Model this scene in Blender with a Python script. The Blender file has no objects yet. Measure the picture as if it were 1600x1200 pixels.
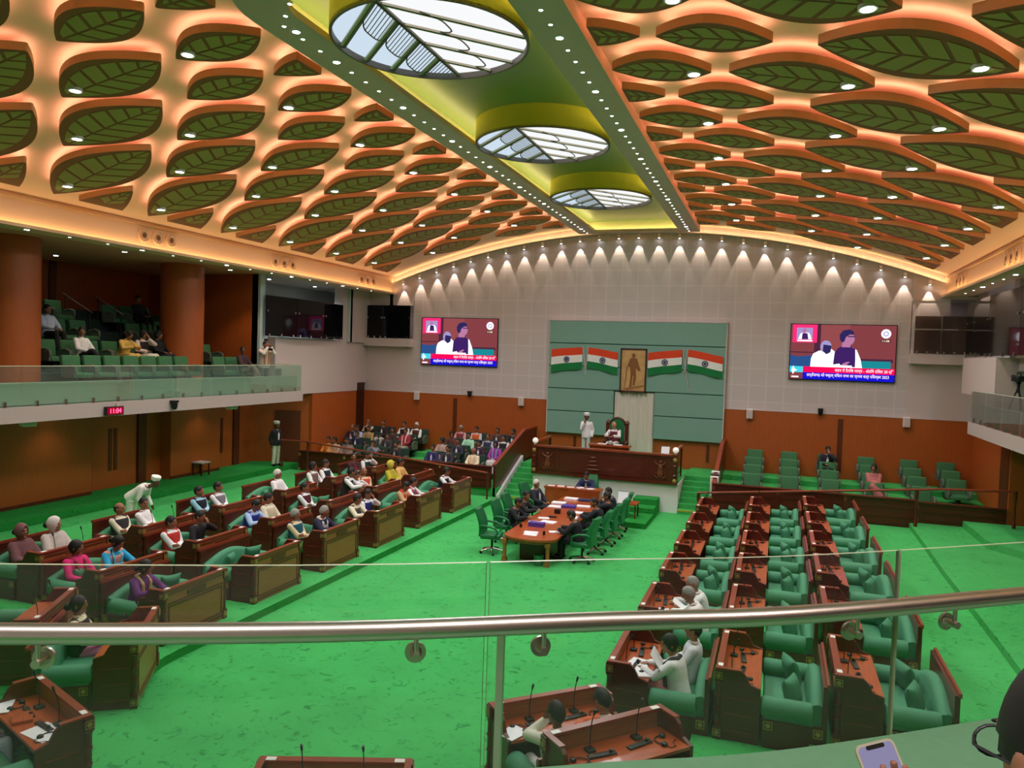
import bpy, bmesh, math, random
from math import sin, cos, pi, sqrt, atan2, radians
from mathutils import Vector, Matrix
random.seed(7)
SC = bpy.context.scene
COL = SC.collection

# ------------------------------------------------------------------ camera
F_PX, YAW, PITCH, ROLL = 1190.7, .3344, .0388, .0330
CAM_POS = Vector((5.334, 0.0, 5.2))
cam = bpy.data.cameras.new('camera'); cam_o = bpy.data.objects.new('camera', cam); COL.objects.link(cam_o)
cam.sensor_width = 36.0; cam.lens = F_PX * 36.0 / 1600.0; cam.clip_start = .05; cam.clip_end = 200
fw = Vector((-sin(YAW) * cos(PITCH), cos(YAW) * cos(PITCH), -sin(PITCH)))
r0 = Vector((cos(YAW), sin(YAW), 0)); u0 = r0.cross(fw)
rr = cos(ROLL) * r0 + sin(ROLL) * u0; uu = -sin(ROLL) * r0 + cos(ROLL) * u0
cam_o.matrix_world = Matrix(((rr.x, uu.x, -fw.x, CAM_POS.x), (rr.y, uu.y, -fw.y, CAM_POS.y), (rr.z, uu.z, -fw.z, CAM_POS.z), (0, 0, 0, 1)))
SC.camera = cam_o

# ------------------------------------------------------------------ world, view
SC.view_settings.view_transform = 'Standard'; SC.view_settings.look = 'None'
SC.view_settings.exposure = 0.0; SC.view_settings.gamma = 1.0; SC.view_settings.use_curve_mapping = False
wd = bpy.data.worlds.new('world'); SC.world = wd; wd.use_nodes = True
wd.node_tree.nodes['Background'].inputs[0].default_value = (1, .95, .88, 1)
wd.node_tree.nodes['Background'].inputs[1].default_value = 0.0
SC.cycles.max_bounces = 8; SC.cycles.diffuse_bounces = 5; SC.cycles.glossy_bounces = 3; SC.cycles.transmission_bounces = 4; SC.cycles.transparent_max_bounces = 12
SC.cycles.caustics_reflective = False; SC.cycles.caustics_refractive = False; SC.cycles.sample_clamp_indirect = 4.0

# light levels, all in one place
L_HALO = 10.0       # LED strips behind the ceiling leaves
L_LEAF_SPOT = 135.0  # downlights in the leaves (W)
L_SKY = 1.0         # daylight through the round skylights
L_COVE = 9.0        # yellow cove of the ceiling trough
L_WASH = 60.0       # wall washers (W)
L_BEAM = 7.0        # strip under the side beams
L_WALLCOVE = 16.0
L_SMALL = 14.0      # soffit downlights (W)

# ------------------------------------------------------------------ materials
def srgb(r, g, b):
    f = lambda c: c / 12.92 if c <= .04045 else ((c + .055) / 1.055) ** 2.4
    return (f(r / 255), f(g / 255), f(b / 255), 1)
MATS = {}
def mat(name, col, rough=.5, metal=0, emit=None, es=1.0, spec=.5, noise=None, scale=8, stretch=None, coat=0):
    if name in MATS: return MATS[name]
    m = bpy.data.materials.new(name); m.use_nodes = True; nt = m.node_tree
    b = nt.nodes['Principled BSDF']
    if len(col) == 3: col = srgb(*col)
    b.inputs['Base Color'].default_value = col; b.inputs['Roughness'].default_value = rough
    b.inputs['Metallic'].default_value = metal; b.inputs['Specular IOR Level'].default_value = spec
    b.inputs['Coat Weight'].default_value = coat
    if emit is not None:
        if len(emit) == 3: emit = srgb(*emit)
        b.inputs['Emission Color'].default_value = emit; b.inputs['Emission Strength'].default_value = es
    if noise:
        tc = nt.nodes.new('ShaderNodeTexCoord'); mp = nt.nodes.new('ShaderNodeMapping'); nz = nt.nodes.new('ShaderNodeTexNoise')
        mp.inputs['Scale'].default_value = stretch or (1, 1, 1)
        nz.inputs['Scale'].default_value = scale; nz.inputs['Detail'].default_value = 4
        rp = nt.nodes.new('ShaderNodeValToRGB')
        k = noise
        rp.color_ramp.elements[0].color = (col[0] * (1 - k), col[1] * (1 - k), col[2] * (1 - k), 1)
        rp.color_ramp.elements[1].color = (min(1, col[0] * (1 + k)), min(1, col[1] * (1 + k)), min(1, col[2] * (1 + k)), 1)
        rp.color_ramp.elements[0].position = .3; rp.color_ramp.elements[1].position = .7
        nt.links.new(tc.outputs['Object'], mp.inputs[0]); nt.links.new(mp.outputs[0], nz.inputs[0])
        nt.links.new(nz.outputs[0], rp.inputs[0]); nt.links.new(rp.outputs[0], b.inputs['Base Color'])
    MATS[name] = m
    return m
def emis(name, col, s):
    if name in MATS: return MATS[name]
    m = bpy.data.materials.new(name); m.use_nodes = True; nt = m.node_tree
    nt.nodes.remove(nt.nodes['Principled BSDF'])
    e = nt.nodes.new('ShaderNodeEmission'); e.inputs[0].default_value = col if len(col) == 4 else srgb(*col); e.inputs[1].default_value = s
    nt.links.new(e.outputs[0], nt.nodes['Material Output'].inputs[0])
    MATS[name] = m
    return m
def glass(name, tint, rough=.02, alpha=.12, spec=.5):
    """thin sheet of glass: mostly clear with a fresnel sheen"""
    m = bpy.data.materials.new(name); m.use_nodes = True; nt = m.node_tree
    nt.nodes.remove(nt.nodes['Principled BSDF'])
    tr = nt.nodes.new('ShaderNodeBsdfTransparent'); tr.inputs[0].default_value = tint
    gl = nt.nodes.new('ShaderNodeBsdfGlossy'); gl.inputs['Roughness'].default_value = rough
    df = nt.nodes.new('ShaderNodeBsdfDiffuse'); df.inputs[0].default_value = tint
    fr = nt.nodes.new('ShaderNodeFresnel'); fr.inputs[0].default_value = 1.45
    mx = nt.nodes.new('ShaderNodeMixShader'); m2 = nt.nodes.new('ShaderNodeMixShader'); m2.inputs[0].default_value = alpha
    ml = nt.nodes.new('ShaderNodeMath'); ml.operation = 'MULTIPLY'; ml.inputs[1].default_value = spec; nt.links.new(fr.outputs[0], ml.inputs[0])
    nt.links.new(ml.outputs[0], mx.inputs[0]); nt.links.new(tr.outputs[0], mx.inputs[1]); nt.links.new(gl.outputs[0], mx.inputs[2])
    nt.links.new(mx.outputs[0], m2.inputs[1]); nt.links.new(df.outputs[0], m2.inputs[2])
    nt.links.new(m2.outputs[0], nt.nodes['Material Output'].inputs[0])
    MATS[name] = m
    return m
def carpet(name, col, dark):
    m = bpy.data.materials.new(name); m.use_nodes = True; nt = m.node_tree; b = nt.nodes['Principled BSDF']
    b.inputs['Roughness'].default_value = .95; b.inputs['Specular IOR Level'].default_value = .1
    tc = nt.nodes.new('ShaderNodeTexCoord')
    n1 = nt.nodes.new('ShaderNodeTexNoise'); n1.inputs['Scale'].default_value = 6.5; n1.inputs['Detail'].default_value = 6; n1.inputs['Roughness'].default_value = .62; n1.inputs['Distortion'].default_value = 1.3
    n2 = nt.nodes.new('ShaderNodeTexNoise'); n2.inputs['Scale'].default_value = .9; n2.inputs['Detail'].default_value = 3
    r1 = nt.nodes.new('ShaderNodeValToRGB'); r1.color_ramp.elements[0].position = .33; r1.color_ramp.elements[1].position = .44
    r1.color_ramp.elements[0].color = srgb(*dark); r1.color_ramp.elements[1].color = srgb(*col)
    r2 = nt.nodes.new('ShaderNodeValToRGB'); r2.color_ramp.elements[0].position = .3; r2.color_ramp.elements[1].position = .75
    r2.color_ramp.elements[0].color = (.82, .82, .82, 1); r2.color_ramp.elements[1].color = (1, 1, 1, 1)
    mx = nt.nodes.new('ShaderNodeMix'); mx.data_type = 'RGBA'; mx.blend_type = 'MULTIPLY'; mx.inputs[0].default_value = 1
    nt.links.new(tc.outputs['Object'], n1.inputs[0]); nt.links.new(tc.outputs['Object'], n2.inputs[0])
    nt.links.new(n1.outputs[0], r1.inputs[0]); nt.links.new(n2.outputs[0], r2.inputs[0])
    nt.links.new(r1.outputs[0], mx.inputs[6]); nt.links.new(r2.outputs[0], mx.inputs[7]); nt.links.new(mx.outputs[2], b.inputs['Base Color'])
    MATS[name] = m
    return m
M = {}
M['carpet'] = carpet('green_carpet', (76, 184, 100), (48, 142, 74))
M['carpet_dark'] = carpet('dark_green_carpet', (46, 150, 66), (30, 118, 50))  # dark carpet; also carries the painted shade of walkway and risers
M['wood'] = mat('dark_red_wood', (88, 32, 20), .32, noise=.25, scale=5, stretch=(1, 1, 9), coat=.15)
M['wood_end'] = mat('deep_brown_wood', (88, 30, 20), .35, noise=.25, scale=5, stretch=(1, 1, 9), coat=.1)
M['wood_front'] = mat('olive_brown_wood', (150, 88, 48), .3, noise=.18, scale=4, stretch=(1, 9, 9))
M['wood_top'] = mat('orange_wood', (172, 78, 36), .28, noise=.2, scale=4, stretch=(1, 8, 1), coat=.2)
M['wood_rim'] = mat('red_rim_wood', (140, 58, 36), .3, noise=.15, scale=4)
M['wall_wood'] = mat('wall_orange_wood', (176, 88, 36), .42, noise=.07, scale=2.5, stretch=(9, 9, 1))
M['wall_wood_dark'] = mat('wall_dark_wood', (98, 44, 22), .4, noise=.15, scale=2.5, stretch=(9, 9, 1))
M['gold'] = mat('gold_medallion', (178, 146, 84), .4, metal=.3)
M['sofa'] = mat('green_upholstery', (68, 140, 104), .72, noise=.06, scale=20)
M['sofa2'] = mat('green_cushion', (60, 132, 96), .75, noise=.06, scale=20)
M['seat_green'] = mat('seat_green', (62, 118, 76), .8, noise=.07, scale=20)
M['leather'] = mat('green_leather', (30, 112, 66), .38)
M['white'] = mat('white_paint', (236, 228, 226), .6)
M['offwhite'] = mat('offwhite_paint', (208, 192, 190), .7)
M['card'] = mat('white_card', (240, 238, 236), .5)
M['paper'] = mat('white_paper', (240, 240, 246), .6)
M['black'] = mat('black_plastic', (18, 18, 20), .4)
M['dark'] = mat('dark_metal', (44, 42, 42), .4, metal=.5)
M['chrome'] = mat('chrome', (210, 205, 200), .18, metal=1)
M['steel'] = mat('brushed_steel', (214, 200, 194), .34, metal=1)
M['cream'] = mat('cream_ceiling', (255, 208, 190), .75)
M['beam'] = mat('cream_beam', (240, 198, 162), .6)
M['leaf_edge'] = mat('orange_wood_edge', (196, 142, 88), .5)
M['leaf_face'] = mat('leaf_brown', (164, 92, 56), .6)
M['leaf_cell'] = mat('leaf_green', (184, 158, 88), .6)
M['strip'] = mat('strip_greygreen', (224, 186, 186), .5)
M['trough'] = mat('trough_green', (128, 150, 98), .35)
M['drum'] = mat('drum_lime', (206, 196, 62), .5)
M['bar'] = mat('skylight_bar', (120, 108, 98), .5)
M['bar_l'] = mat('skylight_bar_cream', (226, 212, 186), .5)
M['panel_green'] = mat('panel_seagreen', (128, 170, 156), .7)
M['panel_groove'] = mat('panel_groove', (60, 104, 88), .7)
M['curtain'] = mat('curtain_cream', (226, 218, 206), .8)
M['dais_white'] = mat('dais_white', (232, 224, 226), .6)
M['yellow'] = mat('yellow_nosing', (170, 170, 50), .7)
M['halo'] = emis('halo_led', (1, .66, .42, 1), L_HALO)
M['lamp'] = emis('lamp_white', (.93, .97, 1, 1), 30)
M['led'] = emis('led_dot', (1, .98, .93, 1), 12)
M['cove'] = emis('cove_yellow', (1, .84, .34, 1), L_COVE)
M['beamled'] = emis('beam_led', (1, .66, .28, 1), L_BEAM)
M['wallcove'] = emis('wall_cove', (1, .72, .32, 1), L_WALLCOVE)
M['sky'] = emis('skylight_glow', (.62, .74, .86, 1), L_SKY)
M['sky2'] = emis('skylight_glow_white', (.95, .96, .97, 1), L_SKY)  # right half whiter: sky brightness put into the glow colour
M['trough_wall'] = mat('trough_wall', (226, 218, 168), .5)
M['glass'] = glass('clear_glass', (.95, .98, .96, 1), alpha=.010, spec=.8)
M['glass_green'] = glass('greenish_glass', (.86, .95, .90, 1), alpha=.04, spec=.35)
M['glass_edge'] = mat('glass_edge', (190, 200, 170), .3)
M['tint'] = mat('black_tinted_glass', (13, 14, 17), .06, spec=.22)
M['glass_pale'] = mat('pale_glazing', (190, 208, 208), .25)

# ------------------------------------------------------------------ mesh helpers
def P3(x, y, z): return Vector((x, y, z))
class MB:
    def __init__(s): s.v = []; s.f = []; s.i = []; s.T = Matrix.Identity(4)
    def add(s, vs, fs, mi=0):
        o = len(s.v); s.v += [tuple(s.T @ Vector(v)) for v in vs]
        for f in fs: s.f.append([o + k for k in f]); s.i.append(mi)
    def box(s, x0, x1, y0, y1, z0, z1, mi=0):
        v = [(x0, y0, z0), (x1, y0, z0), (x1, y1, z0), (x0, y1, z0), (x0, y0, z1), (x1, y0, z1), (x1, y1, z1), (x0, y1, z1)]
        s.add(v, [(0, 3, 2, 1), (4, 5, 6, 7), (0, 1, 5, 4), (1, 2, 6, 5), (2, 3, 7, 6), (3, 0, 4, 7)], mi)
    def rbox(s, x0, x1, y0, y1, z0, z1, r, mi=0):
        """box with chamfered vertical and horizontal edges"""
        bm = bmesh.new(); bmesh.ops.create_cube(bm, size=1)
        for v in bm.verts: v.co = Vector(((x0 + x1) / 2 + v.co.x * (x1 - x0), (y0 + y1) / 2 + v.co.y * (y1 - y0), (z0 + z1) / 2 + v.co.z * (z1 - z0)))
        bmesh.ops.bevel(bm, geom=bm.edges[:], offset=r, segments=3, profile=.6, affect='EDGES')
        bm.verts.ensure_lookup_table(); bm.verts.index_update()
        s.add([v.co.copy() for v in bm.verts], [[v.index for v in f.verts] for f in bm.faces], mi); bm.free()
    def quad(s, a, b, c, d, mi=0): s.add([a, b, c, d], [(0, 1, 2, 3)], mi)
    def poly(s, pts, mi=0): s.add(pts, [tuple(range(len(pts)))], mi)
    def prism(s, pts, d, mi=0):
        """closed polygon (3D pts) pushed along vector d"""
        n = len(pts); d = Vector(d); v = [Vector(p) for p in pts]; v += [p + d for p in v]
        s.add(v, [tuple(range(n))[::-1], tuple(range(n, 2 * n))] + [(i, (i + 1) % n, n + (i + 1) % n, n + i) for i in range(n)], mi)
    def tube(s, path, r, n=8, mi=0, caps=True):
        path = [Vector(p) for p in path]; m = len(path); rs = r if isinstance(r, (list, tuple)) else [r] * m
        vs = []; prev = None
        for k, p in enumerate(path):
            t = (path[min(k + 1, m - 1)] - path[max(k - 1, 0)]).normalized()
            if prev is None:
                a = Vector((0, 0, 1)) if abs(t.z) < .9 else Vector((1, 0, 0))
                u = t.cross(a).normalized()
            else: u = (prev - t * prev.dot(t)).normalized()
            prev = u; w = t.cross(u)
            vs += [p + (u * cos(2 * pi * j / n) + w * sin(2 * pi * j / n)) * rs[k] for j in range(n)]
        fs = [(k * n + j, k * n + (j + 1) % n, (k + 1) * n + (j + 1) % n, (k + 1) * n + j) for k in range(m - 1) for j in range(n)]
        if caps: fs += [tuple(range(n))[::-1], tuple(range((m - 1) * n, m * n))]
        s.add(vs, fs, mi)
    def cyl(s, a, b, r, n=12, mi=0, r2=None): s.tube([a, b], [r, r if r2 is None else r2], n, mi)
    def lathe(s, prof, c=(0, 0, 0), n=16, mi=0):
        c = Vector(c); vs = []; m = len(prof)
        for r, z in prof: vs += [c + Vector((r * cos(2 * pi * j / n), r * sin(2 * pi * j / n), z)) for j in range(n)]
        fs = [(k * n + j, k * n + (j + 1) % n, (k + 1) * n + (j + 1) % n, (k + 1) * n + j) for k in range(m - 1) for j in range(n)]
        fs += [tuple(range(n))[::-1], tuple(range((m - 1) * n, m * n))]
        s.add(vs, fs, mi)
    def disc(s, c, r, nrm=(0, 0, -1), n=16, mi=0):
        c = Vector(c); q = Vector(nrm).normalized(); a = Vector((1, 0, 0)) if abs(q.x) < .9 else Vector((0, 1, 0)); u = q.cross(a).normalized(); w = q.cross(u)
        s.add([c + (u * cos(2 * pi * j / n) + w * sin(2 * pi * j / n)) * r for j in range(n)], [tuple(range(n))], mi)
    def ell(s, c, rx, ry, rz, n=12, m=8, mi=0):
        vs = []; c = Vector(c)
        for k in range(1, m):
            a = pi * k / m
            vs += [c + Vector((rx * sin(a) * cos(2 * pi * j / n), ry * sin(a) * sin(2 * pi * j / n), rz * cos(a))) for j in range(n)]
        fs = [(k * n + j, (k + 1) * n + j, (k + 1) * n + (j + 1) % n, k * n + (j + 1) % n) for k in range(m - 2) for j in range(n)]
        t = len(vs); vs += [c + Vector((0, 0, rz)), c - Vector((0, 0, rz))]
        fs += [(t, j, (j + 1) % n) for j in range(n)] + [(t + 1, (m - 2) * n + (j + 1) % n, (m - 2) * n + j) for j in range(n)]
        s.add(vs, fs, mi)
    def mesh(s, name, mats, smooth=None, recalc=True):
        me = bpy.data.meshes.new(name); me.from_pydata(s.v, [], s.f)
        for m in mats: me.materials.append(m)
        if len(mats) > 1: me.polygons.foreach_set('material_index', s.i)
        if recalc:
            bm = bmesh.new(); bm.from_mesh(me); bmesh.ops.recalc_face_normals(bm, faces=bm.faces); bm.to_mesh(me); bm.free()
        if smooth is not None:
            me.polygons.foreach_set('use_smooth', [True] * len(me.polygons)); me.set_sharp_from_angle(angle=radians(smooth))
        me.update(); return me
    def obj(s, name, mats, parent=None, smooth=None, loc=None, rotz=0, recalc=True):
        if not isinstance(mats, (list, tuple)): mats = [mats]
        o = bpy.data.objects.new(name, s.mesh(name, mats, smooth, recalc)); COL.objects.link(o)
        if parent is not None: o.parent = parent
        if loc is not None: o.location = loc
        o.rotation_euler.z = rotz
        return o
def tag(o, label=None, cat=None, group=None, kind=None):
    if label: o['label'] = label
    if cat: o['category'] = cat
    if group: o['group'] = group
    if kind: o['kind'] = kind
    return o
def thing(name, label, cat, loc=(0, 0, 0), rotz=0, group=None):
    o = bpy.data.objects.new(name, None); COL.objects.link(o); o.empty_display_size = .1
    o.location = loc; o.rotation_euler.z = rotz
    return tag(o, label, cat, group)
def dup(src, loc, rotz, label, group=None):
    r = src.copy(); COL.objects.link(r); r.location = loc; r.rotation_euler.z = rotz
    r['label'] = label
    if group: r['group'] = group
    for c in src.children:
        k = c.copy(); COL.objects.link(k); k.parent = r
        for g in c.children:
            q = g.copy(); COL.objects.link(q); q.parent = k
    return r
def struct(o, label=None):
    o['kind'] = 'structure'
    if label: o['label'] = label
    return o
ONES = 'zeroth first second third fourth fifth sixth seventh eighth ninth tenth eleventh twelfth thirteenth fourteenth fifteenth sixteenth seventeenth eighteenth nineteenth'.split()
def ordn(n):
    if n < 20: return ONES[n]
    t = {2: 'twent', 3: 'thirt', 4: 'fort', 5: 'fift'}[n // 10]
    return t + 'ieth' if n % 10 == 0 else t + 'y-' + ONES[n % 10]
def to_cam(p):
    d = Vector(p) - CAM_POS; z = d.dot(fw)
    if z < .1: return None
    return (800 + F_PX * d.dot(rr) / z, 600 - F_PX * d.dot(uu) / z, z)
def spot(name, loc, energy, size, blend, col, parent, radius=.06, aim=(0, 0, -1)):
    l = bpy.data.lights.new(name, 'SPOT'); l.energy = energy; l.spot_size = radians(size); l.spot_blend = blend; l.color = col; l.shadow_soft_size = radius
    o = bpy.data.objects.new(name, l); COL.objects.link(o); o.parent = parent; o.location = loc
    o.rotation_euler = Vector(aim).to_track_quat('-Z', 'Y').to_euler()
    return o
# ================================================================== the setting
def side_word(s): return 'left' if s < 0 else 'right'
ZC = lambda x: 10.42 - .0174 * x * x      # curved ceiling
ZL = lambda x: 10.12 - .0174 * x * x      # underside of the hanging leaves
def sbox(name, mats, *boxes, **kw):
    mb = MB()
    for b in boxes: mb.box(*b)
    return struct(mb.obj(name, mats, **kw))
# --- floors: flat well, then horseshoe terraces
sbox('floor', M['carpet'], (-15, 15, -4, 31, -.1, 0))
CX0 = -.37
def edge(k):
    """inner edge of terrace k: two straight sides and a half ellipse towards the near end"""
    xl, xr = -3.8 - 1.4 * k, 3.05 + 1.43 * k
    rx, ry = (xr - xl) / 2, 2.6 + 1.35 * k; cx = (xr + xl) / 2
    pts = [(xl, 25.1)] + [(xl, 25.1 - (25.1 - 9.9) * i / 6) for i in range(1, 6)]
    pts += [(cx - rx * cos(pi * i / 32), 9.9 - ry * sin(pi * i / 32)) for i in range(33)]
    pts += [(xr, 9.9 + (25.1 - 9.9) * i / 6) for i in range(1, 7)]
    return pts
def terrace(name, inner, outer, z0, z1, m):
    mb = MB(); n = len(inner)
    for i in range(n - 1):
        a, b, c, d = inner[i], inner[i + 1], outer[i + 1], outer[i]
        mb.quad((*a, z1), (*b, z1), (*c, z1), (*d, z1), 0)
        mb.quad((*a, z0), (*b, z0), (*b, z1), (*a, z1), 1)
    return struct(mb.obj(name, [m, M['carpet_dark']], recalc=False))  # risers take the darker carpet: their shade is put into the colour
def outerbox(n, x0, x1, y0, y1):
    e = edge(3); out = []
    for i, p in enumerate(e):
        if i <= 5: out.append((x0, p[1]))
        elif i >= len(e) - 6: out.append((x1, p[1]))
        else:
            t = (i - 6) / (len(e) - 13)
            s = t * 4
            if s < 1: out.append((x0, 9.9 + (y0 - 9.9) * s))
            elif s < 3: out.append((x0 + (x1 - x0) * (s - 1) / 2, y0))
            else: out.append((x1, y0 + (9.9 - y0) * (s - 3)))
    return out
E0, E1, E2 = edge(0), edge(1), edge(2)
EO = outerbox(0, -14.3, 14.3, -4, 0)
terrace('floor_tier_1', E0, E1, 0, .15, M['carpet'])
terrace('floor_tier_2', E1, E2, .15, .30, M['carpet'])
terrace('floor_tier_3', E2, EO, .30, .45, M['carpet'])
# side walkway on the left, steps of the right aisle
sbox('floor_walkway', M['carpet_dark'], (-14.3, -12.4, -4, 25.6, .3, .65))  # shade under the balcony put into the carpet colour
mb = MB()
for poly, z in (([(9.22, 25.1), (9.17, 21.8), (9.12, 19.7), (9.1, 14.9), (9.0, 8), (8.6, 2), (14.3, 2), (14.3, 25.1)], .60), ([(10.6, 25.1), (10.63, 22.5), (11.2, 21.6), (11.3, 14), (11.1, 8), (10.8, 2), (14.3, 2), (14.3, 25.1)], .80)):
    mb.prism([(x, y, .3) for x, y in poly], (0, 0, z - .3))
struct(mb.obj('floor_aisle_steps', M['carpet']))
# terraces of the two rear galleries
for s, nm in ((-1, 'floor_gallery_left'), (1, 'floor_gallery_right')):
    mb = MB(); x0, x1 = (-12.2, -3.9) if s < 0 else (3.5, 11.8)
    for y0, y1, z in [(a, b, z - (.1 if s < 0 else 0)) for a, b, z in ((25.2, 26.0, .54), (26.0, 26.95, .54), (26.95, 27.85, .73), (27.85, 28.75, .89), (28.75, 30.2, 1.07))]: mb.box(x0, x1, y0, y1, 0, z)
    struct(mb.obj(nm, M['carpet']))
# --- end wall: tiled upper part, wooden lower part, dark slots
def tiled_wall():
    m = bpy.data.materials.new('acoustic_tile_wall'); m.use_nodes = True; nt = m.node_tree; b = nt.nodes['Principled BSDF']
    b.inputs['Roughness'].default_value = .75
    tc = nt.nodes.new('ShaderNodeTexCoord'); mp = nt.nodes.new('ShaderNodeMapping'); mp.inputs['Rotation'].default_value = (radians(90), 0, 0)
    br = nt.nodes.new('ShaderNodeTexBrick'); br.offset = 0; br.inputs['Scale'].default_value = 1
    br.inputs['Brick Width'].default_value = .62; br.inputs['Row Height'].default_value = .62; br.inputs['Mortar Size'].default_value = .035; br.inputs['Mortar Smooth'].default_value = .6
    br.inputs['Color1'].default_value = srgb(206, 194, 196); br.inputs['Color2'].default_value = srgb(202, 191, 193); br.inputs['Mortar'].default_value = srgb(214, 202, 203)
    nt.links.new(tc.outputs['Object'], mp.inputs[0]); nt.links.new(mp.outputs[0], br.inputs[0]); nt.links.new(br.outputs[0], b.inputs['Base Color'])
    return m
M['tile'] = tiled_wall()
mb = MB(); xs = [-9.7 + i * (10.9 + 9.7) / 40 for i in range(41)]
for i in range(40):
    a, b = xs[i], xs[i + 1]
    mb.quad((a, 30, 3.42), (b, 30, 3.42), (b, 30, ZC(b)), (a, 30, ZC(a)))
for a, b, z0, z1 in ((-12.1, -9.7, 3.42, 5.4), (-12.1, -9.7, 7.6, 9.2), (9.75, 11.95, 3.42, 5.4), (9.75, 11.95, 7.6, 9.2)): pass
mb2 = MB()
mb2.box(-12.1, -9.7, 30, 30.15, 3.42, 5.45); mb2.box(-10.9, -9.7, 30, 30.15, 7.18, 8.85); mb2.box(-12.1, -10.75, 30, 30.15, 7.18, 7.74); mb2.box(-12.3, -11.86, 28.35, 30, 5.5, 7.74); mb2.box(-9.72, -9.7, 30, 31.6, 5.45, 7.7)
mb2.box(-12.3, -9.7, 31.6, 31.7, 5.3, 8.6)
struct(mb.obj('wall_back', M['tile'], recalc=False))
struct(mb2.obj('wall_back_left', M['offwhite']))
mb2 = MB()
mb2.box(9.7, 12.1, 29.98, 30.15, 3.42, 5.45); mb2.box(9.7, 10.9, 29.98, 30.15, 7.55, 8.85); mb2.box(9.7, 9.72, 30, 31.6, 5.45, 7.7)
mb2.box(9.7, 14, 31.6, 31.7, 5.3, 8.6); mb2.box(9.7, 14, 30, 31.7, 7.6, 7.7)
struct(mb2.obj('wall_back_right', M['offwhite']))
sbox('wall_back_wainscot', M['wall_wood'], (-12.1, 12.1, 29.97, 30.12, 0, 3.40))
sbox('trim_1', M['offwhite'], (-12.1, 12.1, 29.955, 30, 3.40, 3.43))
mb = MB()
for x in (-7.62, 7.58): mb.box(x - .09, x + .09, 29.955, 29.985, 1.3, 3.25)
for x in (-2.3, 2.95): mb.box(x - .06, x + .06, 29.955, 29.985, 1.3, 1.98)
struct(mb.obj('trim_2', M['wall_wood_dark']))
# lit ledge along the top of the end wall
mb = MB(); led = MB(); n = 48
for i in range(n):
    a, b = -10.7 + 21.4 * i / n, -10.7 + 21.4 * (i + 1) / n
    za, zb = ZC(a) - .30, ZC(b) - .30
    mb.add([(a, 29.84, za), (b, 29.84, zb), (b, 30, zb), (a, 30, za), (a, 29.84, za + .03), (b, 29.84, zb + .03), (b, 30, zb + .03), (a, 30, za + .03)], [(0, 1, 2, 3), (4, 5, 6, 7), (0, 1, 5, 4)])
    led.quad((a, 29.88, za + .035), (b, 29.88, zb + .035), (b, 29.93, zb + .035), (a, 29.93, za + .035))
led_o = struct(mb.obj('trim_3', M['offwhite'])); led.obj('light_strip', M['wallcove'], led_o)
# --- sea-green panelled backdrop with doorway and curtain
g = thing('backdrop_panel', 'large sea-green panelled backdrop on the end wall behind the dais', 'wall panel', (0, 29.9, 0))
zz = [2.10 + 4.56 * i / 5 for i in range(6)]
for i in range(5):
    z0, z1 = zz[i], zz[i + 1] - .035
    if i < 2:
        for x0, x1 in ((-3.46, -.74), (.87, 3.46)):
            m_ = MB(); m_.rbox(x0, x1, -.1, .06, z0, z1, .012); m_.obj('panel', M['panel_green'], g)
    else:
        m_ = MB(); m_.rbox(-3.46, 3.46, -.1, .06, z0, z1, .012); m_.obj('panel', M['panel_green'], g)
m_ = MB(); m_.box(-3.42, -.74, -.05, .055, 2.12, 6.6); m_.box(.87, 3.42, -.05, .055, 2.12, 6.6); m_.box(-.8, .9, -.05, .055, 3.9, 6.6); m_.obj('backing', M['panel_groove'], g)
m_ = MB(); m_.box(-3.5, 3.5, -.11, .06, 6.63, 6.67); m_.box(-3.5, -3.46, -.11, .06, 2.08, 6.67); m_.box(3.46, 3.5, -.11, .06, 2.08, 6.67); m_.obj('edge_trim', M['offwhite'], g)
mb = MB(); npl = 60
for i in range(npl):
    a, b = -.72 + 1.57 * i / npl, -.72 + 1.57 * (i + 1) / npl
    ya = 29.9 - .03 * sin(i * .9) - .015 * sin(i * .37); yb = 29.9 - .03 * sin((i + 1) * .9) - .015 * sin((i + 1) * .37)
    mb.quad((a, ya, 1.06), (b, yb, 1.06), (b, yb, 3.86), (a, ya, 3.86))
    mb.quad((a, ya + .012, 1.06), (b, yb + .012, 1.06), (b, yb + .012, 3.86), (a, ya + .012, 3.86))
tag(mb.obj('curtain', M['curtain'], smooth=60), 'pale cream curtain hanging in the doorway behind the throne chair', 'curtain')
# --- ceiling: two curved slopes, central strip with deep trough
for s, nm in ((-1, 'ceiling_left'), (1, 'ceiling_right')):
    mb = MB(); n = 18
    xs = [2.3 + (10.75 - 2.3) * i / n for i in range(n + 1)]
    for i in range(n):
        a, b = s * xs[i], s * xs[i + 1]
        mb.quad((a, -4, ZC(a)), (b, -4, ZC(b)), (b, 30, ZC(b)), (a, 30, ZC(a)))
    struct(mb.obj(nm, M['cream'], smooth=40, recalc=False))
def rrect(x0, x1, y0, y1, r, n=10):
    out = []
    for cx, cy, a0 in ((x1 - r, y1 - .02, 0), (x0 + r, y1 - .02, 90), (x0 + r, y0 + r, 180), (x1 - r, y0 + r, 270)):
        rad = r if cy < 20 else .02
        cx2 = cx if cy < 20 else (x1 - .02 if cx > 0 else x0 + .02)
        for k in range(n + 1):
            a = radians(a0 + 90 * k / n); out.append((cx2 + rad * cos(a), cy + rad * sin(a)))
    return out
OUT = rrect(-2.34, 2.34, 8.2, 29.7, 1.5); INN = rrect(-1.6, 1.6, 8.95, 29.3, .8); TR = rrect(-1.95, 1.95, 8.6, 29.55, 1.1)
mb = MB(); n = len(OUT); ZS, ZT = 10.07, 10.50
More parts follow.
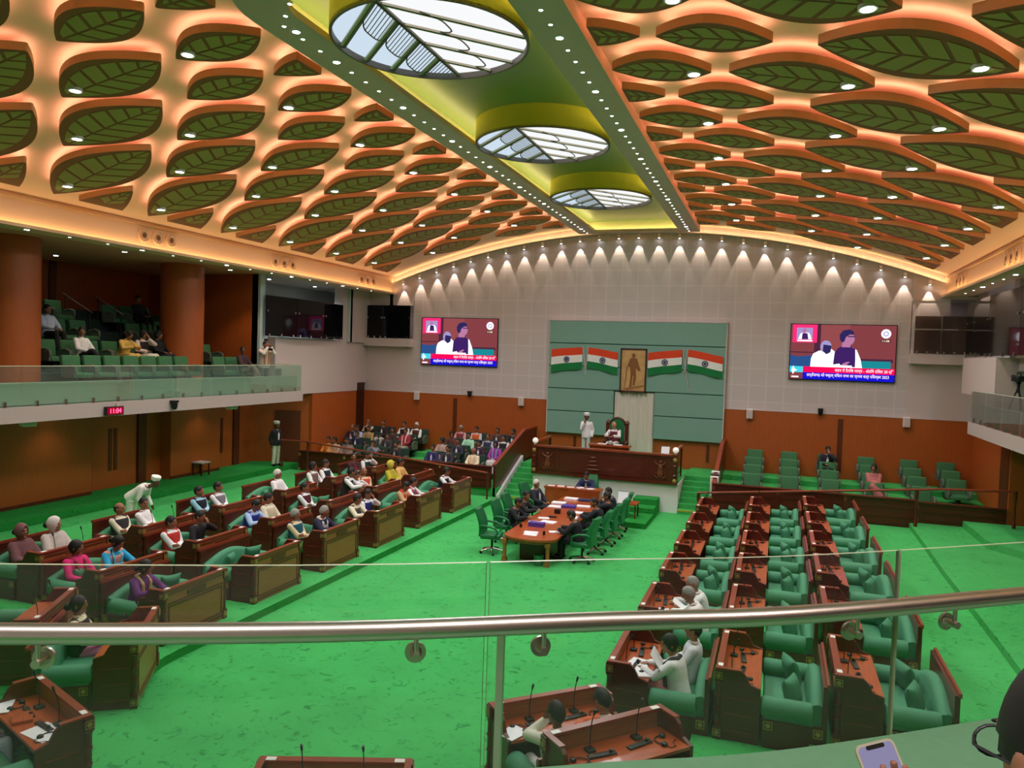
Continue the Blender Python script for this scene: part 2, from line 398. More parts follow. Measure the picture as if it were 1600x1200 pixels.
for i in range(n):
    j = (i + 1) % n; a, b, c, d, e, f = OUT[i], OUT[j], INN[j], INN[i], TR[i], TR[j]
    mb.quad((*a, ZS), (*b, ZS), (*c, ZS), (*d, ZS), 0)
    mb.quad((*a, ZS), (*b, ZS), (*b, 10.45), (*a, 10.45), 2)
    mb.quad((*d, ZS), (*c, ZS), (*c, ZS + .1), (*d, ZS + .1), 0)
    mb.quad((*d, ZS + .1), (*c, ZS + .1), (*f, ZS + .1), (*e, ZS + .1), 0)
    mb.quad((*e, ZS + .1), (*f, ZS + .1), (*f, ZT), (*e, ZT), 3)
mb.poly([(*p, ZT) for p in TR], 1)
cs = struct(mb.obj('ceiling_strip', [M['strip'], M['trough'], M['cream'], M['trough_wall']], recalc=False))
mb = MB()
for i in range(n):
    j = (i + 1) % n
    q = lambda p, e: (p[0] * (1 - e) + (0) * e, p[1], ZS + .115)
    def mix(i, t): return (INN[i][0] + (TR[i][0] - INN[i][0]) * t, INN[i][1] + (TR[i][1] - INN[i][1]) * t, ZS + .12)
    mb.quad(mix(i, .45), mix(j, .45), mix(j, .75), mix(i, .75))
mb.obj('light_strip', M['cove'], cs)
mb = MB(); mb.box(-2.6, 2.6, -4, 8.25, 10.30, 10.4); struct(mb.obj('ceiling_near', M['cream']))
# --- side beams with LED lip, soffits
for s, sd in ((-1, 'left'), (1, 'right')):
    mb = MB(); L = lambda a, b, *r: (min(s * a, s * b), max(s * a, s * b)) + r
    mb.box(*L(10.75, 11.5, -4, 30, 7.70, 8.45)); mb.box(*L(10.58, 10.78, -4, 29.97, 7.66, 7.70)); mb.box(*L(10.58, 10.60, -4, 29.97, 7.70, 7.73)); mb.box(*L(10.70, 10.76, -4, 29.97, 8.30, 8.36))
    b = struct(mb.obj('ceiling_beam_' + sd, M['beam']))
    m_ = MB(); a, c = s * 10.62, s * 10.71
    m_.quad((a, -4, 7.71), (c, -4, 7.71), (c, 29.9, 7.71), (a, 29.9, 7.71)); m_.obj('light_strip', M['beamled'], b)
    sbox('ceiling_soffit_' + sd, mat('soffit_grey', (226, 166, 140), .7), L(11.3, 17.5, -4, 22.6, 7.74, 7.84))
    sbox('ceiling_booth_' + sd, M['offwhite'], L(11.3, 14.2, 22.6, 31.6, 7.74, 7.84))
# --- lower side walls (left: piers, recessed doors)
sbox('wall_left', M['wall_wood'], (-14.3, -14.1, -4, 25.2, .6, 3.3))
mb = MB()
for y0, y1 in ((8.2, 11.2), (14.1, 17.1), (20.2, 22.55)): mb.box(-14.2, -13.66, y0, y1, .65, 3.28)
struct(mb.obj('wall_left_piers', M['wall_wood']))
mb = MB()
for y0, y1 in ((11.2, 14.1),): mb.box(-14.15, -14.07, y0, y1, .65, 3.28)
for y in (19.35, 23.9): mb.box(-14.12, -14.0, y - .16, y + .16, .65, 3.28)
for y0, y1 in ((8.2, 11.2), (14.1, 17.1), (20.2, 22.55)): mb.box(-13.67, -13.645, y0, y1, .65, .75)
struct(mb.obj('trim_4', M['wall_wood_dark']))
for i, (y0, y1, sl) in enumerate(((17.45, 19.1, 18.2), (22.75, 23.7, 23.0))):
    mb = MB(); mb.box(-14.12, -14.04, y0, y1, .65, 3.1); o = struct(mb.obj('door_%d' % (i + 1), M['wall_wood']))
    m_ = MB(); m_.box(-14.05, -14.02, sl - .16, sl - .04, 1.2, 2.5); m_.box(-14.05, -14.02, sl + .04, sl + .16, 1.2, 2.5); m_.obj('vision_slot', M['wall_wood_dark'], o)
# diagonal wall with the guard's door, then the far-left wall
mb = MB(); mb.prism([(-14.2, 24.95, .6), (-12.05, 25.95, .6), (-12.1, 26.1, .6), (-14.25, 25.1, .6)], (0, 0, 2.75)); struct(mb.obj('wall_left_angle', M['wall_wood']))
mb = MB(); d = Vector((.907, .42, 0)); nrm = Vector((.42, -.907, 0)); p0 = Vector((-13.35, 25.34, .65)) + nrm * .03
mb.prism([p0, p0 + d * 1.0, p0 + d * 1.0 + Vector((0, 0, 2.05)), p0 + Vector((0, 0, 2.05))], nrm * .03); o = struct(mb.obj('door_3', M['wall_wood_dark']))
mb = MB(); mb.box(-12.3, -12.02, 25.9, 30, .6, 3.40); struct(mb.obj('wall_left_far', M['wall_wood']))
mb = MB(); mb.box(-12.05, -11.98, 29.25, 29.85, 1.0, 3.75); struct(mb.obj('door_4', mat('dark_door', (58, 30, 22), .4)))
sbox('wall_left_white', M['offwhite'], (-12.35, -12.0, 23.45, 29.25, 3.40, 5.55), (-12.35, -12.0, 29.25, 30, 3.75, 5.55), (-12.35, -12.0, 27.85, 28.35, 5.55, 7.74), (-12.02, -11.72, 23.46, 24.0, 3.3, 4.4))
# upper gallery interior, left
sbox('wall_left_gallery', M['wall_wood'], (-17.3, -17, -4, 22.6, 3.3, 7.8), (-17.2, -12.1, 22.55, 22.75, 3.3, 7.8))
sbox('wall_left_booth', M['glass_pale'], (-14.2, -14.1, 22.7, 31.6, 5.5, 7.8), (-12.35, -12.0, 22.55, 22.8, 3.3, 7.74), (-12.3, -11.86, 28.3, 28.5, 5.5, 7.74))
mb = MB()
for y in (12.9, 16.4, 18.5): mb.box(-17.02, -16.94, y - .12, y + .12, 3.6, 7.8)
struct(mb.obj('trim_5', M['wall_wood_dark']))
mb = MB()
for y in (2.2, 8.1, 14.0, 19.85):
    mb.lathe([(.66, 3.66), (.66, 7.74)], (-12.95, y, 0), 28)
struct(mb.obj('wall_left_columns', M['wall_wood'], smooth=40))
for s, sd, ye in ((-1, 'left', 23.45), (1, 'right', 26.0)):
    L = lambda a, b, *r: (min(s * a, s * b), max(s * a, s * b)) + r
    sbox('floor_balcony_' + sd, mat('fascia_grey', (186, 170, 168), .7), L(10.78, 17.1, -4, ye, 3.28, 3.64))
    sbox('floor_balcony_carpet_' + sd, M['carpet_dark'], L(10.98, 17.1, -4, ye - .1, 3.64, 3.66))
    sbox('wall_kerb_' + sd, mat('kerb_greygreen', (170, 186, 168), .8), L(10.98, 11.12, -4, ye - .1, 3.64, 4.18))
mb = MB()
for k, (x, z) in enumerate(((-11.35, 3.9), (-12.7, 4.3), (-13.8, 4.9), (-14.8, 5.5), (-15.7, 5.9), (-16.4, 6.2))): mb.box(-17, x, 8.8, 22.5, 3.66, z)
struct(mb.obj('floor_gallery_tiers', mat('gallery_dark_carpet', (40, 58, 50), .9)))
# right side
sbox('wall_right', M['wall_wood'], (14.1, 14.3, -4, 25.2, 0, 3.3), (11.75, 12.0, 26.2, 30, 0, 3.42), (11.75, 14.2, 25.2, 25.35, 0, 3.3))
sbox('wall_right_white', M['offwhite'], (11.05, 12.4, 24.4, 28.4, 4.42, 5.56), (11.05, 12.4, 24.4, 25.95, 3.66, 4.42), (11.6, 12.4, 14, 24.4, 5.2, 5.56), (14.1, 14.2, 14, 31.6, 5.5, 7.8), (11.7, 12.4, 28.6, 30, 3.42, 7.74), (11.4, 11.7, 24.0, 24.4, 5.55, 7.74))
mb = MB(); mb.box(11.73, 11.78, 25.35, 26.2, 0, 3.3); struct(mb.obj('trim_6', M['wall_wood_dark']))
sbox('wall_right_gallery', M['wall_wood_dark'], (17, 17.3, -4, 18.1, 3.3, 7.8))
sbox('wall_right_upper', M['offwhite'], (16.9, 17.3, 18, 24.7, 3.3, 7.8), (12.4, 17, 24.4, 24.6, 3.64, 5.6))
sbox('wall_front', M['offwhite'], (-17.3, 17.3, -4.2, -4, -.1, 10.5))
# little projecting sills under the corner booths
sbox('trim_7', M['offwhite'], (-12.0, -9.68, 29.62, 30, 5.38, 5.72)); sbox('trim_8', M['offwhite'], (9.68, 11.7, 29.62, 30, 5.34, 5.68))

# lamps of the rooms outside the hall's main ceiling: under the left balcony, plus added fill lamps for the booths and our own balcony
def room_lamp(name, label, p, e, col=(1, .88, .72), size=130, blend=.9):
    g = thing(name, label, 'downlight', p)
    m_ = MB(); m_.lathe([(.07, -.012), (.085, 0), (.085, .02)], n=14); m_.obj('ring', M['white'], g); m_ = MB(); m_.disc((0, 0, -.014), .065, n=14); m_.obj('diffuser', M['lamp'], g)
    spot('room_light', (0, 0, -.05), e, size, blend, col, g, .08)
for k, y in enumerate((9.7, 12.7, 15.6, 18.4, 21.4, 23.1)): room_lamp('balcony_downlight', f'recessed downlight under the left balcony, {ordn(k + 1)} from the near end', (-13.0, y, 3.275), 26, size=110)
for s in (-1, 1):  # lamps added to brighten the dark booth interiors
    for k, y in enumerate((24.2, 27.2)): room_lamp('booth_fill_lamp', f'added fill lamp over the {side_word(s)} glass booth, {("nearer", "farther")[k]} one', (s * 12.9, y, 7.735), 170, (.9, .98, 1))
    room_lamp('booth_fill_lamp', f'added fill lamp inside the {side_word(s)} corner booth', (s * 10.9, 30.8, 7.6), 16, (1, .9, .8))
for k, (x, y) in enumerate(((1.0, -1.2), (3.6, -.6), (6.0, .2), (8.5, 1.2))): room_lamp('near_downlight', f'added unseen fill lamp over the near balcony, {ordn(k + 1)} from the left', (x, y, 8.6), 330, (1, .93, .9), 150)  # out of view, added to brighten the near rail and kerb
for k, y in enumerate((10.9, 16.8, 21.2)): room_lamp('gallery_downlight', f'soffit lamp over the upper left gallery, {ordn(k + 1)} from the near end', (-12.2, y, 7.735), 80, (1, .72, .42), 100, .5)
for k, y in enumerate((12.2, 17.3)): room_lamp('gallery_downlight', f'soffit lamp deep in the upper left gallery, {("nearer", "farther")[k]} one', (-15.4, y, 7.735), 16, (1, .75, .48), 120)
sbox('ceiling_over_balcony', M['cream'], (-.5, 10.5, -3.9, 2.6, 8.61, 8.7))
# ================================================================== ceiling fittings
def in_view(pts, mx=60):
    for p in pts:
        q = to_cam(p)
        if q and -mx < q[0] < 1600 + mx and -mx < q[1] < 1200 + mx: return True
    return False
# columns of leaves: x range (from the axis), half width, first row, lamp
LEAFCOLS = [('topmost', 2.48, 3.20, .34, 0.63, False, 'half'), ('second', 2.50, 4.12, .50, 2.01, True, ''), ('third', 3.44, 5.07, .50, .63, False, ''),
            ('fourth', 4.40, 6.52, .66, 1.95, True, ''), ('fifth', 5.66, 8.05, .80, .60, True, ''), ('sixth', 7.24, 9.92, .86, 1.95, True, ''), ('lowest', 9.02, 9.96, .66, .55, False, 'clip')]
PITCH_Y = 2.68
def leaf_proto(x0, x1, w, lamp, shape):
    xc = (x0 + x1) / 2
    xe = x0 + 2.7 if shape == 'clip' else x1
    xs0 = x0 - .72 if shape == 'half' else x0
    def hw(x): 
        t = (x - xs0) / (xe - xs0) if shape != 'half' else (x - xs0) / (x1 - xs0)
        t = min(1, max(0, t)); return w * 2 ** .0 * (sin(pi * t) ** .92) + .02
    N = 18; X = [x0 + (x1 - x0) * i / N for i in range(N + 1)]
    TH = .13
    body = MB(); cells = MB(); led = MB()
    v = []
    for x in X: v += [(x - xc, -hw(x), ZL(x)), (x - xc, hw(x), ZL(x)), (x - xc, hw(x), ZL(x) + TH), (x - xc, -hw(x), ZL(x) + TH)]
    fs = []; 
    for i in range(N):
        a, b = 4 * i, 4 * i + 4
        body.add([v[a], v[a + 1], v[b + 1], v[b]], [(0, 1, 2, 3)], 1)
        body.add([v[a + 1], v[a + 2], v[b + 2], v[b + 1]], [(0, 1, 2, 3)], 0); body.add([v[a], v[a + 3], v[b + 3], v[b]], [(0, 1, 2, 3)], 0)
        body.add([v[a + 3], v[a + 2], v[b + 2], v[b + 3]], [(0, 1, 2, 3)], 0)
    body.add(v[:4], [(0, 1, 2, 3)], 0); body.add(v[-4:], [(0, 1, 2, 3)], 0)
    # green cells either side of the midrib
    nc = max(3, round((x1 - x0) / .36)); L0, L1 = x0 + .10, x1 - .12
    for k in range(nc):
        a = L0 + (L1 - L0) * k / nc + .03; b = L0 + (L1 - L0) * (k + 1) / nc - .03
        for sg in (-1, 1):
            pts = []
            def outer(x):
                xx = x - .26 * hw(x) / .8
                return (xx, max(.0, hw(xx) * .80 - .05))
            for t in (0, .5, 1):
                x = a + (b - a) * t; pts.append((x, .025))
            for t in (1, .5, 0):
                x = a + (b - a) * t; xo, yo = outer(x); pts.append((max(x0 + .04, xo), max(.05, yo)))
            cells.add([(x - xc, sg * y, ZL(x) - .006) for x, y in pts], [tuple(range(6))])
    # LED ribbon on the upper side
    def hw2(x): return max(.02, hw(x) - .07)
    for i in range(1, N - 1):
        for sg in (-1, 1):
            a, b = X[i], X[i + 1]
            led.add([(a - xc, sg * hw2(a), ZL(a) + TH + .012), (b - xc, sg * hw2(b), ZL(b) + TH + .012), (b - xc, sg * max(.0, hw2(b) - .05), ZL(b) + TH + .012), (a - xc, sg * max(0, hw2(a) - .05), ZL(a) + TH + .012)], [(0, 1, 2, 3)])
    meshes = [('panel', body.mesh('leaf_panel', [M['leaf_edge'], M['leaf_face']], 30)), ('leaf_pattern', cells.mesh('leaf_pattern', [M['leaf_cell']])), ('light_strip', led.mesh('light_strip', [M['halo']], recalc=False))]
    if lamp:
        lx = x1 - .17 * (x1 - x0); d = MB()
        d.cyl((lx - xc, .06, ZL(lx) - .03), (lx - xc, .06, ZL(lx) + .06), .115, 18, 0); d.disc((lx - xc, .06, ZL(lx) - .033), .085, n=18, mi=1)
        meshes.append(('downlight', d.mesh('downlight', [M['white'], M['lamp']], 40)))
        meshes.append((None, (lx - xc, .06, ZL(lx) - .08)))
    return xc, meshes
leaf_light = bpy.data.lights.new('leaf_downlight', 'SPOT'); leaf_light.energy = L_LEAF_SPOT; leaf_light.spot_size = radians(118); leaf_light.spot_blend = .9; leaf_light.color = (1, .95, .88); leaf_light.shadow_soft_size = .08
for ci, (nm, x0, x1, w, y0, lamp, shape) in enumerate(LEAFCOLS):
    xc, meshes = leaf_proto(x0, x1, w, lamp, shape)
    kmax = int((29.3 - w - y0) / PITCH_Y)
    for s in (-1, 1):
        for k in range(kmax + 1):
            y = y0 + PITCH_Y * k
            if not in_view([(s * x0, y, ZL(x0)), (s * x1, y, ZL(x1)), (s * xc, y - w, ZL(xc)), (s * xc, y + w, ZL(xc))], 40): continue
            kind = {'half': 'small triangular', 'clip': 'small clipped', '': 'large'}[shape] if shape or ci > 2 else 'pointed'
            g = thing('ceiling_leaf', f'{kind} leaf panel, {ordn(kmax - k + 1)} from the end wall, {nm} row of the {side_word(s)} ceiling slope', 'ceiling panel', (s * xc, y, 0), 0 if s > 0 else pi, 'leaf panels on the ceiling')
            for pn, me in meshes:
                if pn is None:
                    o = bpy.data.objects.new('leaf_downlight', leaf_light); COL.objects.link(o); o.parent = g; o.location = me
                else:
                    o = bpy.data.objects.new(pn, me); COL.objects.link(o); o.parent = g
# --- row of small LEDs on both edges of the strip
led_me = MB(); led_me.lathe([(.032, -.010), (.042, 0), (.042, .03)], n=12, mi=0); led_me.disc((0, 0, -.011), .031, n=12, mi=1); led_me = led_me.mesh('led', [M['white'], M['led']], 40)
big_me = MB(); big_me.lathe([(.06, -.012), (.075, 0), (.075, .03)], n=14, mi=0); big_me.disc((0, 0, -.013), .058, n=14, mi=1); big_me = big_me.mesh('led_big', [M['white'], M['lamp']], 40)
for s in (-1, 1):
    n = 0
    for k in range(43):
        y = 29.4 - k * .487
        if y < 9.7: continue
        n += 1; x = 1.965
        big = k % 5 == 2
        p = (s * x, y, 10.07 - .004)
        if not in_view([p], 5): continue
        o = bpy.data.objects.new('led_downlight', big_me if big else led_me); COL.objects.link(o); o.location = p
        tag(o, f'{"larger" if big else "small"} round downlight, {ordn(n)} from the end wall on the {side_word(s)} border of the ceiling strip', 'downlight', 'downlights along the ceiling strip')
for k, (x, y) in enumerate(((-1.9, 10.14), (-1.72, 9.62), (-1.42, 9.3))):
    o = bpy.data.objects.new('led_downlight', big_me if k == 0 else led_me); COL.objects.link(o); o.location = (x, y, 10.066)
    tag(o, f'round downlight on the rounded near corner of the ceiling strip, {ordn(k + 1)} around the bend', 'downlight', 'downlights along the ceiling strip')
# --- round skylights hanging in the trough
def skylight(y, label):
    R = 1.55; z0 = 10.02
    g = thing('round_skylight', label, 'skylight', (.0, y, 0), 0, 'round skylights in the ceiling trough')
    mb = MB(); n = 64
    for i in range(n):
        a, b = 2 * pi * i / n, 2 * pi * (i + 1) / n; A = (cos(a), sin(a)); B = (cos(b), sin(b))
        mb.quad((R * A[0], R * A[1], z0), (R * B[0], R * B[1], z0), (R * B[0], R * B[1], 10.5), (R * A[0], R * A[1], 10.5))
    mb.obj('drum', M['drum'], g, smooth=40)
    mb = MB()
    for i in range(n):
        a, b = 2 * pi * i / n, 2 * pi * (i + 1) / n; A = (cos(a), sin(a)); B = (cos(b), sin(b))
        r2 = R - .045
        mb.quad((R * A[0], R * A[1], z0 - .02), (R * B[0], R * B[1], z0 - .02), (r2 * B[0], r2 * B[1], z0 - .02), (r2 * A[0], r2 * A[1], z0 - .02))
        mb.quad((R * A[0], R * A[1], z0 - .02), (R * B[0], R * B[1], z0 - .02), (R * B[0], R * B[1], z0 + .03), (R * A[0], R * A[1], z0 + .03))
        mb.quad((r2 * A[0], r2 * A[1], z0 - .02), (r2 * B[0], r2 * B[1], z0 - .02), (r2 * B[0], r2 * B[1], z0 + .08), (r2 * A[0], r2 * A[1], z0 + .08))
    mb.obj('rim', M['bar'], g, recalc=False)
    for sg in (-1, 1):
        mb = MB(); r3 = R - .03; a0 = math.acos(-.17 / r3); pts = [(r3 * cos(a), r3 * sin(a), z0 + .08) for a in ([a0 + (2 * pi - 2 * a0) * i / 30 for i in range(31)] if sg < 0 else [-a0 + 2 * a0 * i / 30 for i in range(31)])]
        mb.poly(pts); mb.obj('glazing', M['sky'] if sg < 0 else M['sky2'], g)
    # leaf-vein frame: midrib along the hall, veins at 45 degrees
    dk = MB(); lt = MB(); z = z0 + .02
    def bar(mb, p, q, w, h=.035):
        p, q = Vector((*p, 0)), Vector((*q, 0)); d = (q - p).normalized(); nn = Vector((-d.y, d.x, 0)) * w / 2
        mb.prism([p + nn + Vector((0, 0, z)), q + nn + Vector((0, 0, z)), q - nn + Vector((0, 0, z)), p - nn + Vector((0, 0, z))], (0, 0, h))
    xm = -.17; RR = R - .06
    def clip(px, py, dx, dy):
        b = px * dx + py * dy; c = px * px + py * py - RR * RR; t = -b + sqrt(max(0, b * b - c)); return (px + dx * t, py + dy * t)
    yt = sqrt(RR * RR - xm * xm)
    bar(dk, (xm, -yt), (xm, yt), .06); q = .7071
    ys = [-1.43, -.73, -.02, .72]
    for i, y_ in enumerate(ys):
        bar(dk, (xm, y_), clip(xm, y_, -q, q), .05); bar(dk, (xm, y_ + .07), clip(xm, y_ + .07, q, q), .03)
        bar(lt, (xm - .03, y_ - .045), clip(xm - .03, y_ - .045, -q, q), .04); bar(lt, (xm + .03, y_ + .12), clip(xm + .03, y_ + .12, q, q), .06)
        # slatted inner field on each side, ending in a rounded bar
        for sg in (-1, 1):
            ext = .62
            for j in range(1, 8):
                f = j / 8; py = y_ + .72 * f; L = ext * (1 - .30 * abs(2 * f - 1) ** 4)
                e = (xm + sg * L * 1.05, py + L * 1.05)
                if e[0] ** 2 + e[1] ** 2 > (RR - .02) ** 2: e = clip(xm, py, sg * q, q)
                if sg < 0: bar(dk, (xm, py), e, .012, .008)
            prev = None
            for j in range(9):
                f = j / 8; py = y_ + .72 * f; L = ext * (1 - .30 * abs(2 * f - 1) ** 4)
                e = (xm + sg * L * 1.05, py + L * 1.05)
                if e[0] ** 2 + e[1] ** 2 > (RR - .02) ** 2: prev = None; continue
                if prev: bar(dk, prev, e, .02, .012)
                prev = e
    dk.obj('dark_bars', M['bar'], g); lt.obj('cream_bars', M['bar_l'], g)
    l = bpy.data.lights.new('skylight', 'AREA'); l.shape = 'DISK'; l.size = 2.8; l.energy = 260; l.color = (.9, .96, 1)
    o = bpy.data.objects.new('skylight', l); COL.objects.link(o); o.parent = g; o.location = (0, 0, z0 - .06)
    return g
for y, lb in ((10.95, 'round leaf-veined skylight on a lime drum, nearest to the public balcony'), (16.95, 'round leaf-veined skylight on a lime drum, middle one of three'), (23.05, 'round leaf-veined skylight on a lime drum, nearest to the end wall')):
    skylight(y, lb)
# --- wall washers along the top of the end wall
ww_me = MB(); ww_me.lathe([(.035, -.10), (.05, -.10), (.05, .06), (.02, .07)], n=12, mi=0); ww_me.disc((0, 0, -.102), .034, n=12, mi=1); ww_me = ww_me.mesh('washer', [M['white'], M['lamp']], 40)
NW = 27
for i in range(NW):
    x = -10.2 + 20.4 * i / (NW - 1); z = ZC(x) - .42
    g = thing('wall_washer', f'small spotlight washing the end wall, {ordn(i + 1)} of the row counted from the left beam', 'spotlight', (x, 29.86, z), 0, 'wall washers above the end wall')
    o = bpy.data.objects.new('lamp_body', ww_me); COL.objects.link(o); o.parent = g
    spot('washer_light', (0, 0, -.12), L_WASH, 46, .12, (1, .84, .64), g, .015, aim=(0, .10, -1))
# --- ring nozzles on the beam faces
rn = MB()
n = 24
prof = [(.20, 0), (.20, .03), (.17, .045), (.15, .02), (.13, .02), (.12, .05), (.08, .03), (.07, .005), (.05, .005)]
rn.lathe(prof, n=24); rn.disc((0, 0, .0455), .065, (0, 0, 1), 20, 1); rn = rn.mesh('nozzle', [M['beam'], mat('nozzle_hole_shade', (128, 84, 52), .6)], 50)  # dark disc paints the shaded depth of the ring hole
for s in (-1, 1):
    for gi, y in enumerate((5.0, 10.6, 16.5, 22.1, 27.7)):
        for j, dy in enumerate((-.48, 0, .48)):
            if not in_view([(s * 10.7, y + dy, 8.05)], 10): continue
            o = bpy.data.objects.new('ring_nozzle', rn); COL.objects.link(o); o.location = (s * 10.745, y + dy, 8.05); o.rotation_euler = (0, -s * pi / 2, 0)
            tag(o, f'cream ring air nozzle on the {side_word(s)} beam, {("nearest", "middle", "farthest")[j]} of {("fifth", "fourth", "third", "second", "first")[gi]} trio from end wall', 'air nozzle', 'ring nozzles on the side beams')
# --- soffit downlights under the beams
for s in (-1, 1):
    ys = [6.2 + 1.12 * k for k in range(21)]
    m = 0
    for k, y in enumerate(ys):
        p = (s * 11.05, y, 7.70)
        if not in_view([p], 5): continue
        m += 1; big = k % 3 == 0
        g = thing('soffit_downlight', f'{"bright" if big else "tiny"} round downlight, {ordn(len(ys) - k)} from the end wall under the {side_word(s)} beam', 'downlight', p, 0, 'downlights under the side beams')
        o = bpy.data.objects.new('lamp', big_me if big else led_me); COL.objects.link(o); o.parent = g; o.location.z = -.002
        if big: spot('soffit_light', (-s * -.2, 0, -.1), L_SMALL * 2.5, 95, .8, (1, .8, .58), g)
# ================================================================== things on the walls
# --- LED screens with the live picture (built as flat picture areas that glow)
def rot_pts(pts): return pts
def text_mesh(s, size, ext=.004):
    c = bpy.data.curves.new('text', 'FONT'); c.body = s; c.size = size; c.extrude = ext; c.align_x = 'LEFT'; c.resolution_u = 3
    o = bpy.data.objects.new('text', c); COL.objects.link(o)
    dg = bpy.context.evaluated_depsgraph_get(); me = bpy.data.meshes.new_from_object(o.evaluated_get(dg)); bpy.data.objects.remove(o); bpy.data.curves.remove(c)
    return me
SCR = {}
def scr(name, col, s=1.25): return emis('screen_' + name, col, s)
def text_on(parent, s, x, z, w, h, m, y=-.075, name='lettering'):
    me = text_mesh(s, 1.0)
    if not len(me.vertices): return
    xs = [v.co.x for v in me.vertices]; ys = [v.co.y for v in me.vertices]
    sx = w / (max(xs) - min(xs)); sz = h / (max(ys) - min(ys)); x0, y0 = min(xs), min(ys)
    for v in me.vertices: v.co = Vector((x + (v.co.x - x0) * sx, y - v.co.z, z + (v.co.y - y0) * sz))
    me.materials.clear(); me.materials.append(m)
    o = bpy.data.objects.new(name, me); COL.objects.link(o); o.parent = parent
    return o
def screen(cx, label):
    W, H = 3.49, 1.99; g = thing('led_screen', label, 'screen', (cx, 29.97, 5.655), 0, 'pair of LED screens on the end wall')
    mb = MB(); mb.rbox(-W / 2 - .03, W / 2 + .03, -.055, .0, -H / 2 - .03, H / 2 + .03, .01); mb.obj('casing', M['black'], g)
    mats = [scr('maroon', (122, 58, 62)), scr('pink', (232, 44, 110)), scr('navy', (40, 74, 128)), scr('teal', (24, 128, 138)), scr('white', (250, 250, 255), 1.5), scr('vest', (58, 30, 92)),
            scr('hair', (44, 36, 84)), scr('face', (170, 112, 150)), scr('red', (240, 10, 80)), scr('blue', (20, 20, 190)), scr('grey', (150, 140, 190)), scr('dark', (70, 36, 56)), scr('cyan', (60, 200, 220)), scr('gold', (240, 210, 140)), scr('maroon2', (136, 68, 70))]
    X = lambda u: -W / 2 + W * u
    Z = lambda v: H / 2 - H * v
    mb = MB()
    lay = [0]
    def ply(pts, mi, d=None):
        lay[0] += 1; y = -.058 - .0006 * lay[0]
        mb.poly([(X(u), y, Z(v)) for u, v in pts], mi)
    def rc(u0, v0, u1, v1, mi): ply([(u0, v0), (u1, v0), (u1, v1), (u0, v1)], mi)
    def el(cu, cv, ru, rv, mi, n=20, a0=0, a1=360): ply([(cu + ru * cos(radians(a0 + (a1 - a0) * i / n)), cv + rv * sin(radians(a0 + (a1 - a0) * i / n))) for i in range(n)], mi)
    rc(0, 0, 1, 1, 0); rc(.25, 0, .57, 1, 14); rc(.23, 0, .29, .75, 11)
    rc(0, .5, .27, .52, 11); ply([(0, .56), (.08, .59), (.2, .565), (.3, .555), (.3, .78), (0, .78)], 2)
    rc(.66, .60, .98, .66, 11); rc(.66, .64, .96, .78, 3)
    # inset picture, upper left
    rc(.015, .0, .255, .33, 1); rc(.055, .06, .21, .275, 10); ply([(.07, .27), (.09, .17), (.12, .15), (.17, .15), (.19, .2), (.2, .27)], 4); ply([(.105, .27), (.11, .16), (.16, .16), (.17, .27)], 5); el(.13, .115, .022, .045, 7); rc(.06, .285, .21, .31, 4)
    # seated man in white
    ply([(.2, .78), (.205, .62), (.225, .53), (.28, .475), (.34, .47), (.4, .44), (.44, .5), (.44, .78)], 4)
    el(.345, .40, .055, .115, 10); ply([(.32, .36), (.4, .38), (.39, .5), (.35, .54), (.315, .47)], 6)
    # standing man in dark waistcoat
    ply([(.43, .5), (.46, .43), (.52, .39), (.6, .4), (.64, .45), (.68, .62), (.70, .80), (.64, .82), (.43, .78)], 4)
    ply([(.42, .72), (.43, .5), (.46, .42), (.51, .37), (.58, .38), (.625, .43), (.63, .6), (.63, .76)], 5)
    ply([(.495, .4), (.5, .25), (.56, .25), (.58, .4)], 7); el(.555, .245, .06, .125, 7); ply([(.475, .27), (.47, .18), (.5, .1), (.56, .075), (.6, .11), (.61, .17), (.565, .17), (.53, .22), (.52, .29), (.5, .32)], 6)
    rc(.55, .195, .62, .215, 6); ply([(.50, .72), (.52, .69), (.56, .66), (.58, .67), (.55, .71), (.57, .74), (.5, .74)], 7); ply([(.34, .75), (.48, .70), (.5, .75), (.5, .8), (.34, .82)], 4)
    # round emblem and clock, upper right
    el(.905, .145, .046, .082, 4); el(.905, .145, .026, .046, 10); el(.905, .145, .015, .027, 4); rc(.86, .25, .95, .30, 11)
    # ticker bands
    rc(.13, .77, 1, .875, 8); rc(.13, .875, 1, 1, 9); rc(0, .77, .13, .9, 12); rc(0, .88, .13, 1, 0); ply([(.02, .82), (.035, .76), (.05, .82), (.075, .84), (.05, .86), (.035, .92), (.02, .86)], 4); rc(.02, .95, .09, .975, 4); rc(.485, .73, .6, .765, 4)
    mb.obj('picture', mats, g, recalc=False)
    tw = scr('ink', (255, 235, 245), 1.5); tg = scr('ink2', (255, 240, 190), 1.5)
    text_on(g, 'सदन में दैनिक कार्य - अंतिम दिवस 20 दि', X(.44), Z(.868), W * .55, H * .085, tw, name='red_ticker')
    text_on(g, 'छत्तीसगढ़ की षष्ठम् विधान सभा का प्रथम सत्र दिसम्बर 2023', X(.17), Z(.965), W * .78, H * .085, tw, name='blue_ticker')
    text_on(g, '11:08', X(.872), Z(.29), W * .066, H * .032, tg, name='clock_digits')
    return g
screen(-7.52, 'lit LED screen with two men and tickers, above the crowded gallery')
screen(7.50, 'large lit LED screen with two men and tickers, above the mostly empty gallery')
